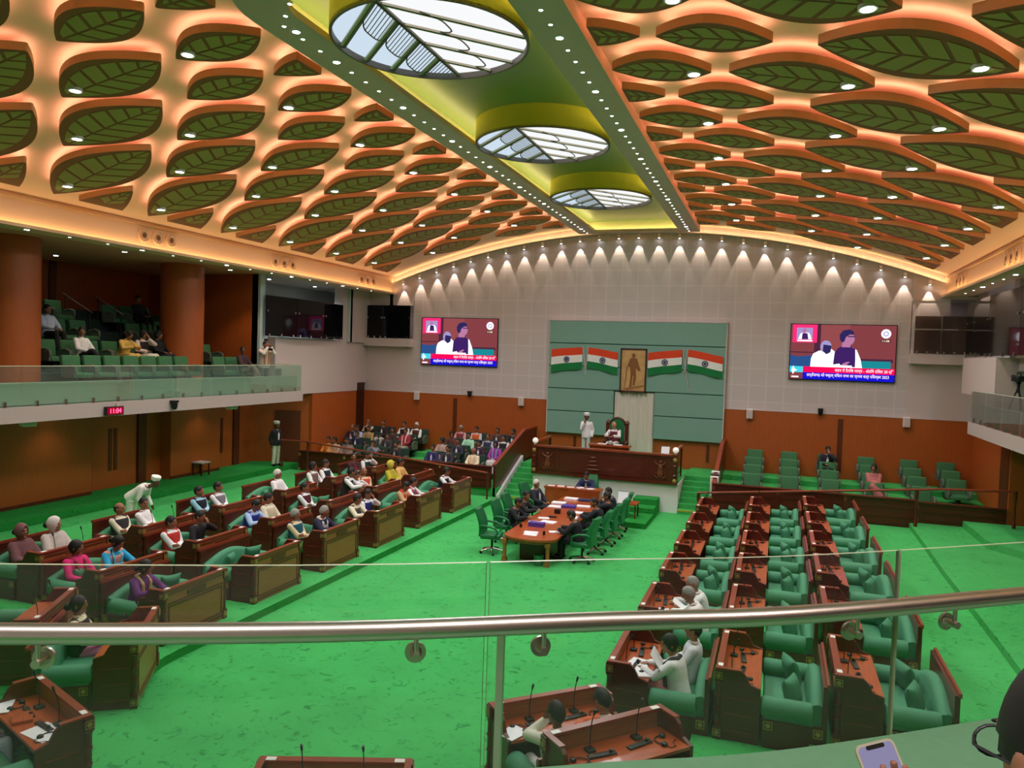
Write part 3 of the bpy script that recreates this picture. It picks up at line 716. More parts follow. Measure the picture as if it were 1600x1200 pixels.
# --- flags: draped cloth on short poles
def flag(x0, x1, zt0, zt1, zb0, zb1, pole_x, ptop, pbot, label):
    g = thing('national_flag', label, 'flag', ((x0 + x1) / 2, 29.73, 5.05), 0, 'tricolour flags on the backdrop')
    cx = (x0 + x1) / 2; N = 16
    mb = MB()
    def pt(u, v): # u along, v down
        zt = zt0 + (zt1 - zt0) * u + .012 * sin(u * 5); zb = zb0 + (zb1 - zb0) * u + .012 * sin(u * 5)
        xx = x0 + (x1 - x0) * u + (.06 * v if False else 0)
        return (xx - cx, -.03 * sin(u * 9 + v) , zt + (zb - zt) * v - 5.05)
    for band in range(3):
        for i in range(N):
            a, b = i / N, (i + 1) / N; v0, v1 = band / 3, (band + 1) / 3
            mb.quad(pt(a, v0), pt(b, v0), pt(b, v1), pt(a, v1), band)
            q = [Vector(p) + Vector((0, .012, 0)) for p in (pt(a, v0), pt(b, v0), pt(b, v1), pt(a, v1))]; mb.quad(*q, band)
    cl = mb.obj('cloth', [mat('flag_saffron', (232, 70, 30), .8), mat('flag_white', (244, 242, 240), .8), mat('flag_green', (12, 122, 62), .8)], g, smooth=60, recalc=False)
    mb = MB(); c = Vector(pt(.5, .5)); r = .118
    for i in range(24):
        a, b = 2 * pi * i / 24, 2 * pi * (i + 1) / 24
        mb.quad(*(c + Vector((q * cos(t), -.045, q * sin(t))) for q, t in ((r, a), (r, b), (r - .03, b), (r - .03, a))))
    for i in range(12):
        a = pi * 2 * i / 12; d = Vector((cos(a), 0, sin(a))); w = Vector((-sin(a), 0, cos(a))) * .006
        mb.quad(*(p + Vector((0, -.045, 0)) for p in (c + w, c + d * .1 + w, c + d * .1 - w, c - w)))
    mb.disc(c + Vector((0, -.0455, 0)), .035, (0, -1, 0), 12)
    mb.obj('wheel_emblem', mat('flag_navy', (30, 40, 96), .8), g, recalc=False)
    mb = MB(); mb.cyl((pole_x[0] - cx, .0, ptop - 5.05), (pole_x[1] - cx, .02, pbot - 5.05), .018, 8); mb.obj('pole', M['offwhite'], g)
flag(-3.34, -2.06, 5.46, 5.59, 4.52, 4.72, (-2.05, -1.93), 5.62, 4.70, 'tricolour flag, outermost on the left of the portrait, flying to the left')
flag(-1.84, -.62, 5.58, 5.42, 4.76, 4.55, (-1.83, -1.93), 5.60, 4.50, 'tricolour flag hanging directly beside the portrait above the standing attendant')
flag(.57, 1.86, 5.43, 5.60, 4.54, 4.76, (1.87, 2.16), 5.63, 4.00, 'tricolour flag directly right of the portrait above the curtain')
flag(2.08, 3.38, 5.60, 5.38, 4.78, 4.55, (2.07, 1.96), 5.62, 4.70, 'tricolour flag, outermost on the right of the portrait')
# --- framed sepia portrait
g = thing('framed_portrait', 'sepia portrait of a standing figure in a dark frame between the flags', 'picture', (0, 29.77, 4.73))
mb = MB()
for b in ((-.52, .52, -.04, .02, .80, .86), (-.52, .52, -.04, .02, -.86, -.80), (-.52, -.46, -.04, .02, -.86, .86), (.46, .52, -.04, .02, -.86, .86)): mb.box(*b)
mb.obj('frame', mat('dark_frame', (70, 34, 18), .4), g)
mb = MB(); mb.box(-.47, .47, -.01, .03, -.81, .81); mb.obj('canvas', mat('sepia', (206, 160, 104), .7, noise=.2, scale=3), g)
mb = MB(); Y = -.014
def blob(pts): mb.prism([(x, Y, z) for x, z in pts], (0, -.004, 0))
blob([(.0 + .07 * cos(t * pi / 8), .58 + .09 * sin(t * pi / 8)) for t in range(16)])
blob([(-.13, .46), (.02, .5), (.15, .44), (.22, .2), (.3, .0), (.2, -.02), (.1, .1), (.12, -.2), (-.1, -.22), (-.12, .1), (-.2, .15), (-.26, .1)])
blob([(-.1, -.2), (-.01, -.2), (-.04, -.66), (-.14, -.68)]); blob([(.02, -.2), (.13, -.2), (.08, -.6), (.0, -.6)])
blob([(-.26, .14), (-.22, .14), (-.3, -.68), (-.33, -.68)])
mb.obj('painted_figure', mat('sepia_dark', (136, 88, 44), .7), g)
mb = MB(); mb.prism([(-.4, -.0165, -.72), (.44, -.0165, -.55), (.44, -.0165, -.63), (-.2, -.0165, -.79)], (0, -.002, 0)); mb.obj('painted_shadow', mat('sepia_mid', (160, 112, 64), .7), g)
# --- small white wall loudspeakers and dome cameras along the wainscot edge
for x, lb in ((-9.4, 'small white wall loudspeaker under the screen beside the corner booth'), (-4.62, 'small white wall loudspeaker left of the backdrop'), (4.42, 'small white wall loudspeaker just right of the backdrop'), (9.7, 'small white wall loudspeaker near the right balcony corner')):
    g = thing('wall_loudspeaker', lb, 'loudspeaker', (x, 29.93, 3.27), 0, 'white loudspeakers on the end wall')
    mb = MB(); mb.rbox(-.11, .11, -.13, .0, -.18, .18, .02); mb.obj('cabinet', M['white'], g)
    mb = MB(); mb.box(-.085, .085, -.137, -.129, -.15, .15); mb.obj('grille', M['offwhite'], g)
    mb = MB(); mb.box(-.03, .03, -.01, .05, -.04, .04); mb.obj('bracket', M['white'], g)
def ptz(loc, label, rz=0):
    g = thing('security_camera', label, 'camera', loc, rz)
    mb = MB(); mb.rbox(-.09, .09, -.16, .02, .03, .09, .01); mb.obj('bracket', M['black'], g)
    mb = MB(); mb.lathe([(.05, .04), (.085, .02), (.085, -.06), (.075, -.12), (.05, -.16), (.01, -.175)], (0, -.08, 0), 16); mb.obj('camera_head', M['black'], g, smooth=50)
    return g
ptz((-6.93, 29.95, 3.5), 'black pan-tilt camera on the wainscot edge below the screen beside the corner booth')
ptz((6.88, 29.95, 3.52), 'black pan-tilt camera on the wainscot edge below the screen over the empty gallery')
# --- LED clock and camera on the fascia of the left balcony
g = thing('led_clock', 'red LED clock on the fascia of the left balcony', 'clock', (-10.76, 15.1, 3.42), pi / 2)
mb = MB(); mb.rbox(-.27, .27, -.10, .0, -.11, .11, .012); mb.obj('casing', M['black'], g)
mb = MB(); mb.box(-.25, .25, -.104, -.099, -.09, .09); mb.obj('window', mat('red_acrylic', (90, 6, 26), .2, emit=(170, 0, 40), es=.5), g)
text_on(g, '11:04', -.16, -.06, .34, .12, emis('clock_red', (255, 60, 100), 5), y=-.108, name='digits')
mb = MB(); mb.box(.1, .15, -.05, .02, .11, .18); mb.obj('bracket', M['offwhite'], g)
ptz((-10.76, 17.15, 3.5), 'black pan-tilt camera on the fascia of the left balcony', pi / 2)
for y, lb in ((12.9, 'white ceiling loudspeaker hanging under the left balcony beside the clock'), (20.4, 'pale ceiling loudspeaker hanging under the left balcony above the stool')):
    g = thing('hanging_loudspeaker', lb, 'loudspeaker', (-12.2, y + 1.0, 3.26), radians(70))
    mb = MB(); mb.rbox(-.16, .16, -.12, .12, -.24, -.02, .02); mb.obj('cabinet', M['white'], g)
    mb = MB(); mb.box(-.14, .14, -.13, -.118, -.21, -.05); mb.obj('grille', M['offwhite'], g)
    mb = MB(); mb.box(-.02, .02, -.02, .02, -.04, .03); mb.obj('bracket', M['dark'], g)
# ================================================================== members' desks and sofas
def desk_proto():
    """local: front face towards +Y at y=0, seats on -Y; width along X"""
    g = thing('member_desk', 'x', 'desk', (0, 0, -50))
    W, H, D = 1.5, .92, .55
    mb = MB()
    for s in (-1, 1):
        x0, x1 = (s * W / 2, s * (W / 2 - .045)); x0, x1 = min(x0, x1), max(x0, x1)
        prof = [(-.03, .0), (-.03, H), (-.30, H), (-.36, H - .05), (-.42, H - .16), (-D, H - .2), (-D, .0)]
        mb.prism([(x0, y, z) for y, z in prof], (x1 - x0, 0, 0), 0)
        for z in (.12, .34, .56): mb.box(x0 - .006, x1 + .006, -.46, -.12, z, z + .012, 1)
        mb.box(x0 - .008, x1 + .008, -D + .02, -.03, .0, .07, 0)
    mb.box(-W / 2 + .045, W / 2 - .045, -.12, -.06, .05, H - .22, 0)
    mb.obj('cabinet', [M['wood_end'], M['wood_rim']], g)
    mb = MB(); mb.box(-W / 2 + .05, W / 2 - .05, -.045, 0, .0, H - .02, 0)
    fr = .012
    for z0, z1 in ((.06, .14), (.62, .69), (.83, .9)): mb.box(-W / 2 + .09, W / 2 - .09, -.0, fr, z0, z0 + .018, 1); mb.box(-W / 2 + .09, W / 2 - .09, 0, fr, z1 - .018, z1, 1)
    for x in (-W / 2 + .1, W / 2 - .12): mb.box(x, x + .018, 0, fr, .14, .62, 1)
    mb.box(-.22, .22, 0, .016, .72, .80, 1)
    mb.obj('front_panel', [M['wood_front'], M['wood']], g)
    mb = MB(); mb.box(-W / 2 + .045, W / 2 - .045, -D, -.05, H - .235, H - .2); mb.obj('writing_surface', M['wood_top'], g)
    mb = MB(); mb.box(-W / 2 - .012, W / 2 + .012, -.075, .012, H - .02, H + .012); 
    for s in (-1, 1):
        x0, x1 = sorted((s * (W / 2 + .012), s * (W / 2 - .055))); mb.box(x0, x1, -.31, -.07, H - .01, H + .012)
    mb.obj('top_rail', M['wood_rim'], g)
    for s in (-1, 1):
        mb = MB(); c = (s * (W / 2 - .02), -.03, 0)
        mb.box(c[0] - .05, c[0] + .05, c[1] - .05, c[1] + .05, .0, .17); mb.box(c[0] - .05, c[0] + .05, c[1] - .05, c[1] + .05, H - .16, H - .005)
        mb.lathe([(.045, .17), (.055, .19), (.045, .21), (.045, .36), (.056, .38), (.045, .40), (.045, .54), (.056, .56), (.045, .58), (.045, .72), (.055, .74), (.045, .76)], c, 12)
        p = mb.obj('corner_column', M['wood'], g, smooth=40)
        for z in (.085, H - .083):
            m_ = MB()
            for nx, ny in ((s, 0), (0, 1)):
                o = Vector((c[0] + nx * .05, c[1] + ny * .05, z)); u = Vector((-ny, nx, 0)); n = Vector((nx, ny, 0)); w = Vector((0, 0, 1))
                for a, b, c2, d in ((-.045, .045, .037, .045), (-.045, .045, -.045, -.037), (-.045, -.037, -.045, .045), (.037, .045, -.045, .045)):
                    m_.prism([o + u * a + w * c2, o + u * b + w * c2, o + u * b + w * d, o + u * a + w * d], n * .006)
                m_.prism([o + u * .028 * cos(t * pi / 6) + w * .028 * sin(t * pi / 6) for t in range(12)], n * .008)
            m_.obj('medallion', M['gold'], p)
    for s in (-1, 1):
        m_ = MB(); m_.box(s * (W / 2 - .11) - .05, s * (W / 2 - .11) + .05, -.075, -.012, H + .012, H + .017); m_.obj('name_card', M['card'], g)
    return g
def cyl_round(mb, a, b, r, mi=0):
    a, b = Vector(a), Vector(b); d = (b - a).normalized()
    mb.tube([a - d * 0, a + d * .015, a + d * .05, b - d * .05, b - d * .015, b], [r * .72, r * .93, r, r, r * .93, r * .72], 18, mi)
def sofa_proto():
    """local: sitting direction +Y, backrest at -Y; width along X"""
    g = thing('green_sofa', 'x', 'sofa', (0, 0, -50))
    W, D = 1.54, .77
    mb = MB(); mb.box(-W / 2 + .02, W / 2 - .02, -D + .06, -.04, .02, .2); mb.box(-W / 2, W / 2, -D, -D + .06, .0, .9)
    for s in (-1, 1):
        x0, x1 = sorted((s * W / 2, s * (W / 2 - .17))); mb.box(x0, x1, -D + .05, -.02, .0, .36)
        mb.box(s * (W / 2 - .085) - .05, s * (W / 2 - .085) + .05, -.06, -.0, .0, .40)
    mb.obj('base', M['wood'], g)
    mb = MB(); mb.box(-W / 2 - .01, W / 2 + .01, -D - .015, -D + .02, .88, .935); mb.obj('top_rail', M['wood_rim'], g)
    mb = MB(); mb.rbox(-W / 2 + .16, W / 2 - .16, -D + .14, -.0, .18, .42, .05); mb.obj('seat', M['sofa'], g, smooth=60)
    # camel-back
    mb = MB(); N = 26; vs = []
    def top(u): return .62 + .17 * sin(pi * u) ** 1.1
    prof = []
    for i in range(N + 1):
        u = i / N; x = -W / 2 + .06 + (W - .12) * u; zt = top(u); prof.append((x, zt))
    def ring(x, zt): return [(x, -D + .06, .3), (x, -D + .06, zt), (x, -D + .10, zt + .02), (x, -D + .17, zt), (x, -D + .20, zt - .05), (x, -D + .23, .40), (x, -D + .22, .3)]
    for x, zt in prof: vs += ring(x, zt)
    k = 7; fs = [(i * k + j, (i + 1) * k + j, (i + 1) * k + (j + 1) % k, i * k + (j + 1) % k) for i in range(N) for j in range(k)] + [tuple(range(k)), tuple(range(N * k, N * k + k))]
    mb.add(vs, fs); mb.obj('backrest', M['sofa'], g, smooth=50)
    for s in (-1, 1):
        mb = MB(); cyl_round(mb, (s * (W / 2 - .10), -D + .16, .50), (s * (W / 2 - .10), .02, .50), .125); mb.box(s * (W / 2 - .095) - .07, s * (W / 2 - .095) + .07, -D + .16, -.02, .34, .50)
        p = mb.obj('armrest', M['sofa'], g, smooth=40)
        m_ = MB()
        for y in (-.075, -D + .10):
            o = Vector((s * W / 2, y, .29)); n = Vector((s, 0, 0)); u = Vector((0, 1, 0)); w = Vector((0, 0, 1))
            for a, b, c2, d in ((-.055, .055, .044, .055), (-.055, .055, -.055, -.044), (-.055, -.044, -.055, .055), (.044, .055, -.055, .055)):
                m_.prism([o + u * a + w * c2, o + u * b + w * c2, o + u * b + w * d, o + u * a + w * d], n * .006)
            m_.prism([o + u * .032 * cos(t * pi / 6) + w * .032 * sin(t * pi / 6) for t in range(12)], n * .008)
        m_.obj('medallion', M['gold'], p)
    return g
def cushion_mesh():
    mb = MB(); N = 10; vs = []; h = .19
    for sgn in (1, -1):
        for i in range(N + 1):
            for j in range(N + 1):
                u, v = i / N * 2 - 1, j / N * 2 - 1
                t = (1 - u ** 4) * (1 - v ** 4); pin = 1 - .06 * (1 - u * u) - 0
                vs.append((h * u * (1 - .07 * (1 - v * v)), sgn * (.01 + .075 * t ** .6), h * v * (1 - .07 * (1 - u * u))))
    n1 = (N + 1) ** 2; fs = []
    for i in range(N):
        for j in range(N):
            a = i * (N + 1) + j; fs.append((a, a + N + 1, a + N + 2, a + 1)); fs.append((n1 + a, n1 + a + 1, n1 + a + N + 2, n1 + a + N + 1))
    ed = [i * (N + 1) for i in range(N + 1)] + [N * (N + 1) + j for j in range(1, N + 1)] + [i * (N + 1) + N for i in range(N - 1, -1, -1)] + [j for j in range(N - 1, 0, -1)]
    for q in range(len(ed)): a, b = ed[q], ed[(q + 1) % len(ed)]; fs.append((a, b, n1 + b, n1 + a))
    mb.add(vs, fs); return mb.mesh('cushion', [M['sofa2']], 60)
def mic_proto():
    g = thing('gooseneck_microphone', 'x', 'microphone', (0, 0, -50))
    mb = MB(); mb.rbox(-.05, .05, -.05, .05, 0, .03, .01); mb.obj('base', M['black'], g)
    mb = MB(); mb.tube([(0, 0, .03), (0, .0, .2), (0, -.02, .32), (0, -.05, .40)], .006, 6); mb.obj('stem', M['black'], g)
    mb = MB(); mb.tube([(0, -.05, .40), (0, -.07, .46)], [.012, .014], 8); mb.obj('capsule', M['black'], g)
    return g
DESK, SOFA, CUSH, MIC = desk_proto(), sofa_proto(), cushion_mesh(), mic_proto()
def headset_mesh():
    mb = MB(); mb.tube([(.09 * cos(t * pi / 8), .03, .012 + .0 * t) if False else (.09 * cos(t * pi / 8), .09 * sin(t * pi / 8), .014) for t in range(9)], .007, 6)
    for s in (-1, 1): mb.lathe([(.03, 0), (.035, .01), (.035, .025), (.025, .035)], (s * .09, 0, .0), 10)
    mb.tube([(-.09, -.02, .01), (-.14, -.06, .008), (-.1, -.12, .008), (-.02, -.1, .008), (.05, -.14, .008)], .005, 5)
    return mb.mesh('headset', [M['black']], 50)
HEADSET = headset_mesh()
def unit_mesh():
    mb = MB(); mb.rbox(-.16, .16, -.035, .035, 0, .022, .008, 0); mb.box(-.13, -.1, -.02, .02, .022, .026, 1); mb.cyl((.1, 0, .02), (.1, 0, .05), .02, 8, 0)
    return mb.mesh('voting_console', [M['black'], M['chrome']], 40)
UNIT = unit_mesh()
used = {'d': 0, 's': 0}
SEATS = {}
def local(p, rz, v): c, s = cos(rz), sin(rz); return (p[0] + c * v[0] - s * v[1], p[1] + s * v[0] + c * v[1], p[2] + v[2])
def place_unit(key, x, y, z, facing, desc, cush=(1, 1), mics=True, desk=True, sofa=True, items=True):
    """x,y: middle of the desk front; facing: unit direction of the front"""
    rz = atan2(facing[1], facing[0]) - pi / 2; p = (x, y, z)
    if desk:
        lb = f'dark wooden two-seat desk, {desc}'
        if not used['d']: DESK.location = p; DESK.rotation_euler.z = rz; DESK['label'] = lb; DESK['group'] = "members' desks"; used['d'] = 1
        else: dup(DESK, p, rz, lb, "members' desks")
    if sofa:
        lb = f'green two-seat sofa, {desc}'; q = local(p, rz, (0, -.58, 0))
        if not used['s']: SOFA.location = q; SOFA.rotation_euler.z = rz; SOFA['label'] = lb; SOFA['group'] = "members' sofas"; used['s'] = 1
        else: dup(SOFA, q, rz, lb, "members' sofas")
        for i, s in enumerate((-1, 1)):
            if cush[i]:
                o = bpy.data.objects.new('cushion', CUSH); COL.objects.link(o); o.location = local(q, rz, (s * .37, -.36, .615))
                o.rotation_euler = (radians(-16), 0, rz + s * .35)
                tag(o, f'square green cushion, {"near" if (local((0,0,0), rz, (s, 0, 0))[1] < 0) else "far"} end, {desc}', 'cushion', 'green cushions on the sofas')
    if desk and mics:
        for i, s in enumerate((-1, 1)):
            q = local(p, rz, (s * .30, -.17, .72)); end = "near" if (local((0, 0, 0), rz, (s, 0, 0))[1] < 0) else "far"
            lb = f'black gooseneck microphone, {end} seat, {desc}'
            if 'm' not in used: MIC.location = q; MIC.rotation_euler.z = rz; MIC['label'] = lb; MIC['group'] = 'desk microphones'; used['m'] = 1
            else: dup(MIC, q, rz, lb, 'desk microphones')
            if items:
                o = bpy.data.objects.new('headset', HEADSET); COL.objects.link(o); o.location = local(p, rz, (s * .52, -.34, .72)); o.rotation_euler.z = rz + s
                tag(o, f'black headset with curled cable, {end} seat, {desc}', 'headset', 'headsets on the desks')
                o = bpy.data.objects.new('voting_console', UNIT); COL.objects.link(o); o.location = local(p, rz, (s * .24, -.30, .72)); o.rotation_euler.z = rz + .1 * s
                tag(o, f'slim black voting console, {end} seat, {desc}', 'console', 'voting consoles on the desks')
    SEATS[key] = [(local(p, rz, (-.34, -.98, 0)), rz), (local(p, rz, (.34, -.98, 0)), rz)]
ROWN = ['front', 'middle', 'back']
YL = [10.72, 13.05, 15.45, 17.85, 20.27, 22.65]
YR = [10.88, 13.38, 15.77, 18.03, 20.40, 22.83]
occ = {  # empty seats that keep their cushions: (far seat, near seat) seen along the row
    'L1_0': (1, 0), 'L1_1': (1, 1), 'L2_3': (1, 0), 'L3_3': (0, 1), 'L1_4': (0, 1), 'L1_5': (0, 1), 'L2_0': (0, 1), 'L2_4': (0, 0), 'L3_2': (0, 0)}
for r in range(3):
    for k, y in enumerate(YL):
        key = f'L{r+1}_{k}'
        # facing +x : local +X axis points to -y, so index 0 (-X) is the far seat
        place_unit(key, -4.13 - 1.4 * r, y, .15 * (r + 1), (1, 0), f'{ordn(6 - k)} from the dais, {ROWN[r]} left row', occ.get(key, (0, 0)), items=False, mics=key in ('L2_0', 'L3_0', 'L3_1'))
    for k, y in enumerate(YR):
        key = f'R{r+1}_{k}'
        c = (0, 0) if key in ('R1_0', 'R1_1') else (1, 1)
        place_unit(key, 3.33 + 1.43 * r, y, .15 * (r + 1), (-1, 0), f'{ordn(6 - k)} from the dais, {ROWN[r]} right row', c, items=True)
def along(p, q): d = Vector((q[0] - p[0], q[1] - p[1])); return ((p[0] + q[0]) / 2, (p[1] + q[1]) / 2), (d.normalized())
struct_pts = [(4.45, 8.42), (3.15, 7.02), (4.3, 5.95), (5.6, 7.36)]
mb = MB(); mb.prism([(x, y, .1) for x, y in struct_pts], (0, 0, .35)); struct(mb.obj('floor_platform_bend', M['carpet']))
for key, p, q, z, desc, cu, dk in (
        ('F1', (-2.83, 8.12), (-3.66, 9.36), .15, 'angled at the bend of the front left row', (0, 0), True),
        ('LB', (-1.60, 6.30), (-3.08, 6.86), .15, 'with a brown folder and loose papers', (0, 0), True),
        ('B', (2.06, 6.86), (.56, 6.29), .15, 'at the bottom edge beside the rail post', (0, 0), True),
        ('RF1', (3.40, 9.38), (2.27, 8.30), .15, 'at the bend, with the man holding his head', (0, 0), True),
        ('RF2', (4.26, 8.42), (3.27, 7.32), .45, 'at the bend, empty, second row', (0, 0), True),
        ('L2n', (-4.42, 7.92), (-5.14, 9.15), .30, 'at the bend of the middle left row', (0, 0), True),
        ('L3n', (-5.65, 7.19), (-6.5, 8.49), .45, 'at the bend of the back left row', (0, 0), True)):
    c, d = along(p, q); n = (d[1], -d[0])
    if key in ('F1', 'L2n', 'L3n', 'LB', 'B', 'RF1', 'RF2'):
        # front faces the well (towards the dais side)
        tgt = Vector((CX0 - c[0], 12 - c[1])); 
        if n[0] * tgt.x + n[1] * tgt.y < 0: n = (-n[0], -n[1])
    place_unit(key, c[0], c[1], z, n, desc, cu, items=key in ('LB', 'RF1', 'RF2', 'B'))
# ------------------------------------------------------------------ gallery arm-chairs
def armchair_proto():
    g = thing('gallery_chair', 'x', 'chair', (0, 0, -50))
    mb = MB(); mb.rbox(-.27, .27, -.42, .06, .30, .44, .04); mb.obj('seat', M['seat_green'], g, smooth=60)
    mb = MB(); mb.T = Matrix.Translation((0, -.44, .36)) @ Matrix.Rotation(radians(9), 4, 'X'); mb.rbox(-.28, .28, -.07, .06, 0, .54, .045); mb.obj('backrest', M['seat_green'], g, smooth=60)
    for s in (-1, 1):
        mb = MB(); mb.tube([(s * .31, -.42, .42), (s * .31, -.38, .60), (s * .31, -.1, .63), (s * .31, .04, .58), (s * .31, .06, .45)], [.03, .035, .04, .04, .03], 8); mb.box(s * .31 - .025, s * .31 + .025, -.42, .05, .32, .58)
        mb.obj('armrest', M['offwhite'] if False else mat('arm_grey', (96, 104, 92), .6), g, smooth=50)
    mb = MB(); mb.box(-.22, .22, -.38, 0, .0, .06); mb.box(-.06, .06, -.28, -.1, .06, .3); mb.obj('base', M['dark'], g)
    return g
ARM = armchair_proto(); used['a'] = 0
def put_chair(p, rz, label, group, m=None):
    if not used['a']: ARM.location = p; ARM.rotation_euler.z = rz; ARM['label'] = label; ARM['group'] = group; used['a'] = 1; return ARM
    o = dup(ARM, p, rz, label, group)
    if m:
        for c in o.children:
            if c.name.startswith(('seat', 'backrest')): c.material_slots[0].link = 'OBJECT'; c.material_slots[0].material = m
    return o
GZ = [.54, .73, .89, 1.07]; GZL = [.44, .63, .79, .97]; GY = [26.45, 27.35, 28.25, 29.12]
GR = {}
GXR = [4.68, 5.88, 7.14, 8.45, 9.82, 10.97]; GXL = [-11.0, -9.8, -9.0, -8.15, -7.35, -6.6, -5.85, -5.1, -4.5]
for c, x in enumerate(GXR):
    for r in range(4):
        if (c, r) == (5, 0): continue
        put_chair((x, GY[r] + .1, GZ[r]), pi, f'green padded armchair, {ordn(c + 1)} column from the dais, {ordn(r + 1)} row, right gallery', 'armchairs of the right gallery')
# seats of the upper left gallery
UGN = 'armchairs of the upper gallery'
for i in range(7): put_chair((-11.9, 15.25 + .66 * i, 3.9), -pi / 2, f'green padded armchair, {ordn(i + 1)} from the near column, front row, upper left gallery', UGN)
for i in range(6): put_chair((-13.1, 15.5 + .70 * i, 4.3), -pi / 2, f'green padded armchair, {ordn(i + 1)} from the near column, second row, upper left gallery', UGN)
for r, (x, z) in enumerate(((-14.15, 4.9), (-15.15, 5.5))):
    for i in list(range(3)) + list(range(5, 8)): put_chair((x, 16.0 + .70 * i, z), -pi / 2, f'dark green armchair, {ordn(i + 1)} place, {("third", "fourth")[r]} row, upper left gallery', UGN)
for i in range(3): put_chair((-11.9, 20.9 + .62 * i, 3.9), -pi / 2, f'green padded armchair, {ordn(i + 1)} beyond the far column, upper left gallery', UGN)
put_chair((-13.1, 21.6, 4.3), -pi / 2, 'green padded armchair set back beyond the far column of the upper left gallery', UGN)
for i in range(3): put_chair((-11.9, 10.4 + .66 * i, 3.9), -pi / 2, f'green padded armchair, {ordn(i + 1)} of three before the near column of the upper gallery', UGN)
# ------------------------------------------------------------------ swivel chairs
def swivel_proto():
    g = thing('swivel_chair', 'x', 'chair', (0, 0, -50))
    mb = MB(); mb.rbox(-.27, .27, -.27, .25, .40, .52, .045); mb.obj('seat', M['leather'], g, smooth=60)
    mb = MB(); vs = []; N = 10
    for i in range(N + 1):
        t = i / N; z = .46 + .70 * t; y = -.26 - .10 * t + .05 * sin(t * pi * 1.2); w = .25 + .035 * sin(pi * t) - .05 * max(0, t - .8) * 5 * .4
        vs += [(-w, y, z), (-w * .92, y + .06, z), (0, y + .07 - .02, z), (w * .92, y + .06, z), (w, y, z), (w * .9, y - .06, z), (0, y - .075, z), (-w * .9, y - .06, z)]
    k = 8; fs = [(i * k + j, (i + 1) * k + j, (i + 1) * k + (j + 1) % k, i * k + (j + 1) % k) for i in range(N) for j in range(k)] + [tuple(range(k)), tuple(range(N * k, N * k + k))]
    mb.add(vs, fs); mb.obj('backrest', M['leather'], g, smooth=60)
    for s in (-1, 1):
        mb = MB(); mb.tube([(s * .28, -.28, .72), (s * .31, -.2, .76), (s * .31, .02, .74), (s * .31, .16, .68), (s * .30, .2, .58), (s * .27, .1, .46)], [.028, .03, .03, .03, .025, .022], 8); mb.obj('armrest', M['leather'], g, smooth=60)
    mb = MB(); mb.cyl((0, 0, .1), (0, 0, .42), .03, 10); mb.obj('column', M['dark'], g)
    mb = MB(); cs = MB()
    for i in range(5):
        a = 2 * pi * i / 5 + .3; e = Vector((.31 * cos(a), .31 * sin(a), .075)); mb.tube([(0, 0, .13), (.16 * cos(a), .16 * sin(a), .105), e], [.03, .024, .018], 6)
        t = Vector((-sin(a), cos(a), 0)) * .025; cs.cyl(e - t + Vector((0, 0, -.04)), e + t + Vector((0, 0, -.04)), .035, 10)
    mb.obj('star_base', M['chrome'], g, smooth=40); cs.obj('casters', M['black'], g)
    return g
SW = swivel_proto(); used['w'] = 0
def put_swivel(p, rz, label):
    if not used['w']: SW.location = p; SW.rotation_euler.z = rz; SW['label'] = label; SW['group'] = 'swivel chairs at the long table'; used['w'] = 1
    else: dup(SW, p, rz, label, 'swivel chairs at the long table')
# ================================================================== people
def remesh(mb, vox, smooth=2, name='m'):
    me = mb.mesh(name, [], None); o = bpy.data.objects.new('tmp', me); COL.objects.link(o)
    r = o.modifiers.new('r', 'REMESH'); r.mode = 'VOXEL'; r.voxel_size = vox; r.use_smooth_shade = True
    if smooth: s = o.modifiers.new('s', 'SMOOTH'); s.factor = .5; s.iterations = smooth
    dg = bpy.context.evaluated_depsgraph_get(); out = bpy.data.meshes.new_from_object(o.evaluated_get(dg)); out.name = name
    bpy.data.objects.remove(o); bpy.data.meshes.remove(me); out.materials.clear()
    return out
def cap(mb, a, b, ra, rb, n=10):
    a, b = Vector(a), Vector(b); d = (b - a); L = d.length
    if L < 1e-5: return
    d /= L; ps, rs = [], []
    for t in (-1, -.85, -.5): ps.append(a + d * ra * t); rs.append(ra * sqrt(max(.0004, 1 - t * t)))
    for t in (0, .33, .66, 1): ps.append(a + d * L * t); rs.append(ra + (rb - ra) * t)
    for t in (.5, .85, 1): ps.append(b + d * rb * t); rs.append(rb * sqrt(max(.0004, 1 - t * t)))
    mb.tube(ps, rs, n)
def loft(mb, rings, n=16):
    """rings: (centre, rx, ry, tilt about X)"""
    vs = []
    for c, rx, ry, tl in rings:
        R = Matrix.Rotation(tl, 3, 'X'); vs += [Vector(c) + R @ Vector((rx * cos(2 * pi * j / n), ry * sin(2 * pi * j / n), 0)) for j in range(n)]
    m = len(rings); fs = [(k * n + j, k * n + (j + 1) % n, (k + 1) * n + (j + 1) % n, (k + 1) * n + j) for k in range(m - 1) for j in range(n)] + [tuple(range(n)), tuple(range((m - 1) * n, m * n))]
    mb.add(vs, fs)
def ik(S, H, l1, l2, pole):
    S, H, pole = Vector(S), Vector(H), Vector(pole); d = H - S; L = min(d.length, (l1 + l2) * .995); d.normalize(); H = S + d * L
    a = (l1 * l1 - l2 * l2 + L * L) / (2 * L); h = sqrt(max(0, l1 * l1 - a * a)); p = pole - d * pole.dot(d); p.normalize()
    return S + d * a + p * h, H
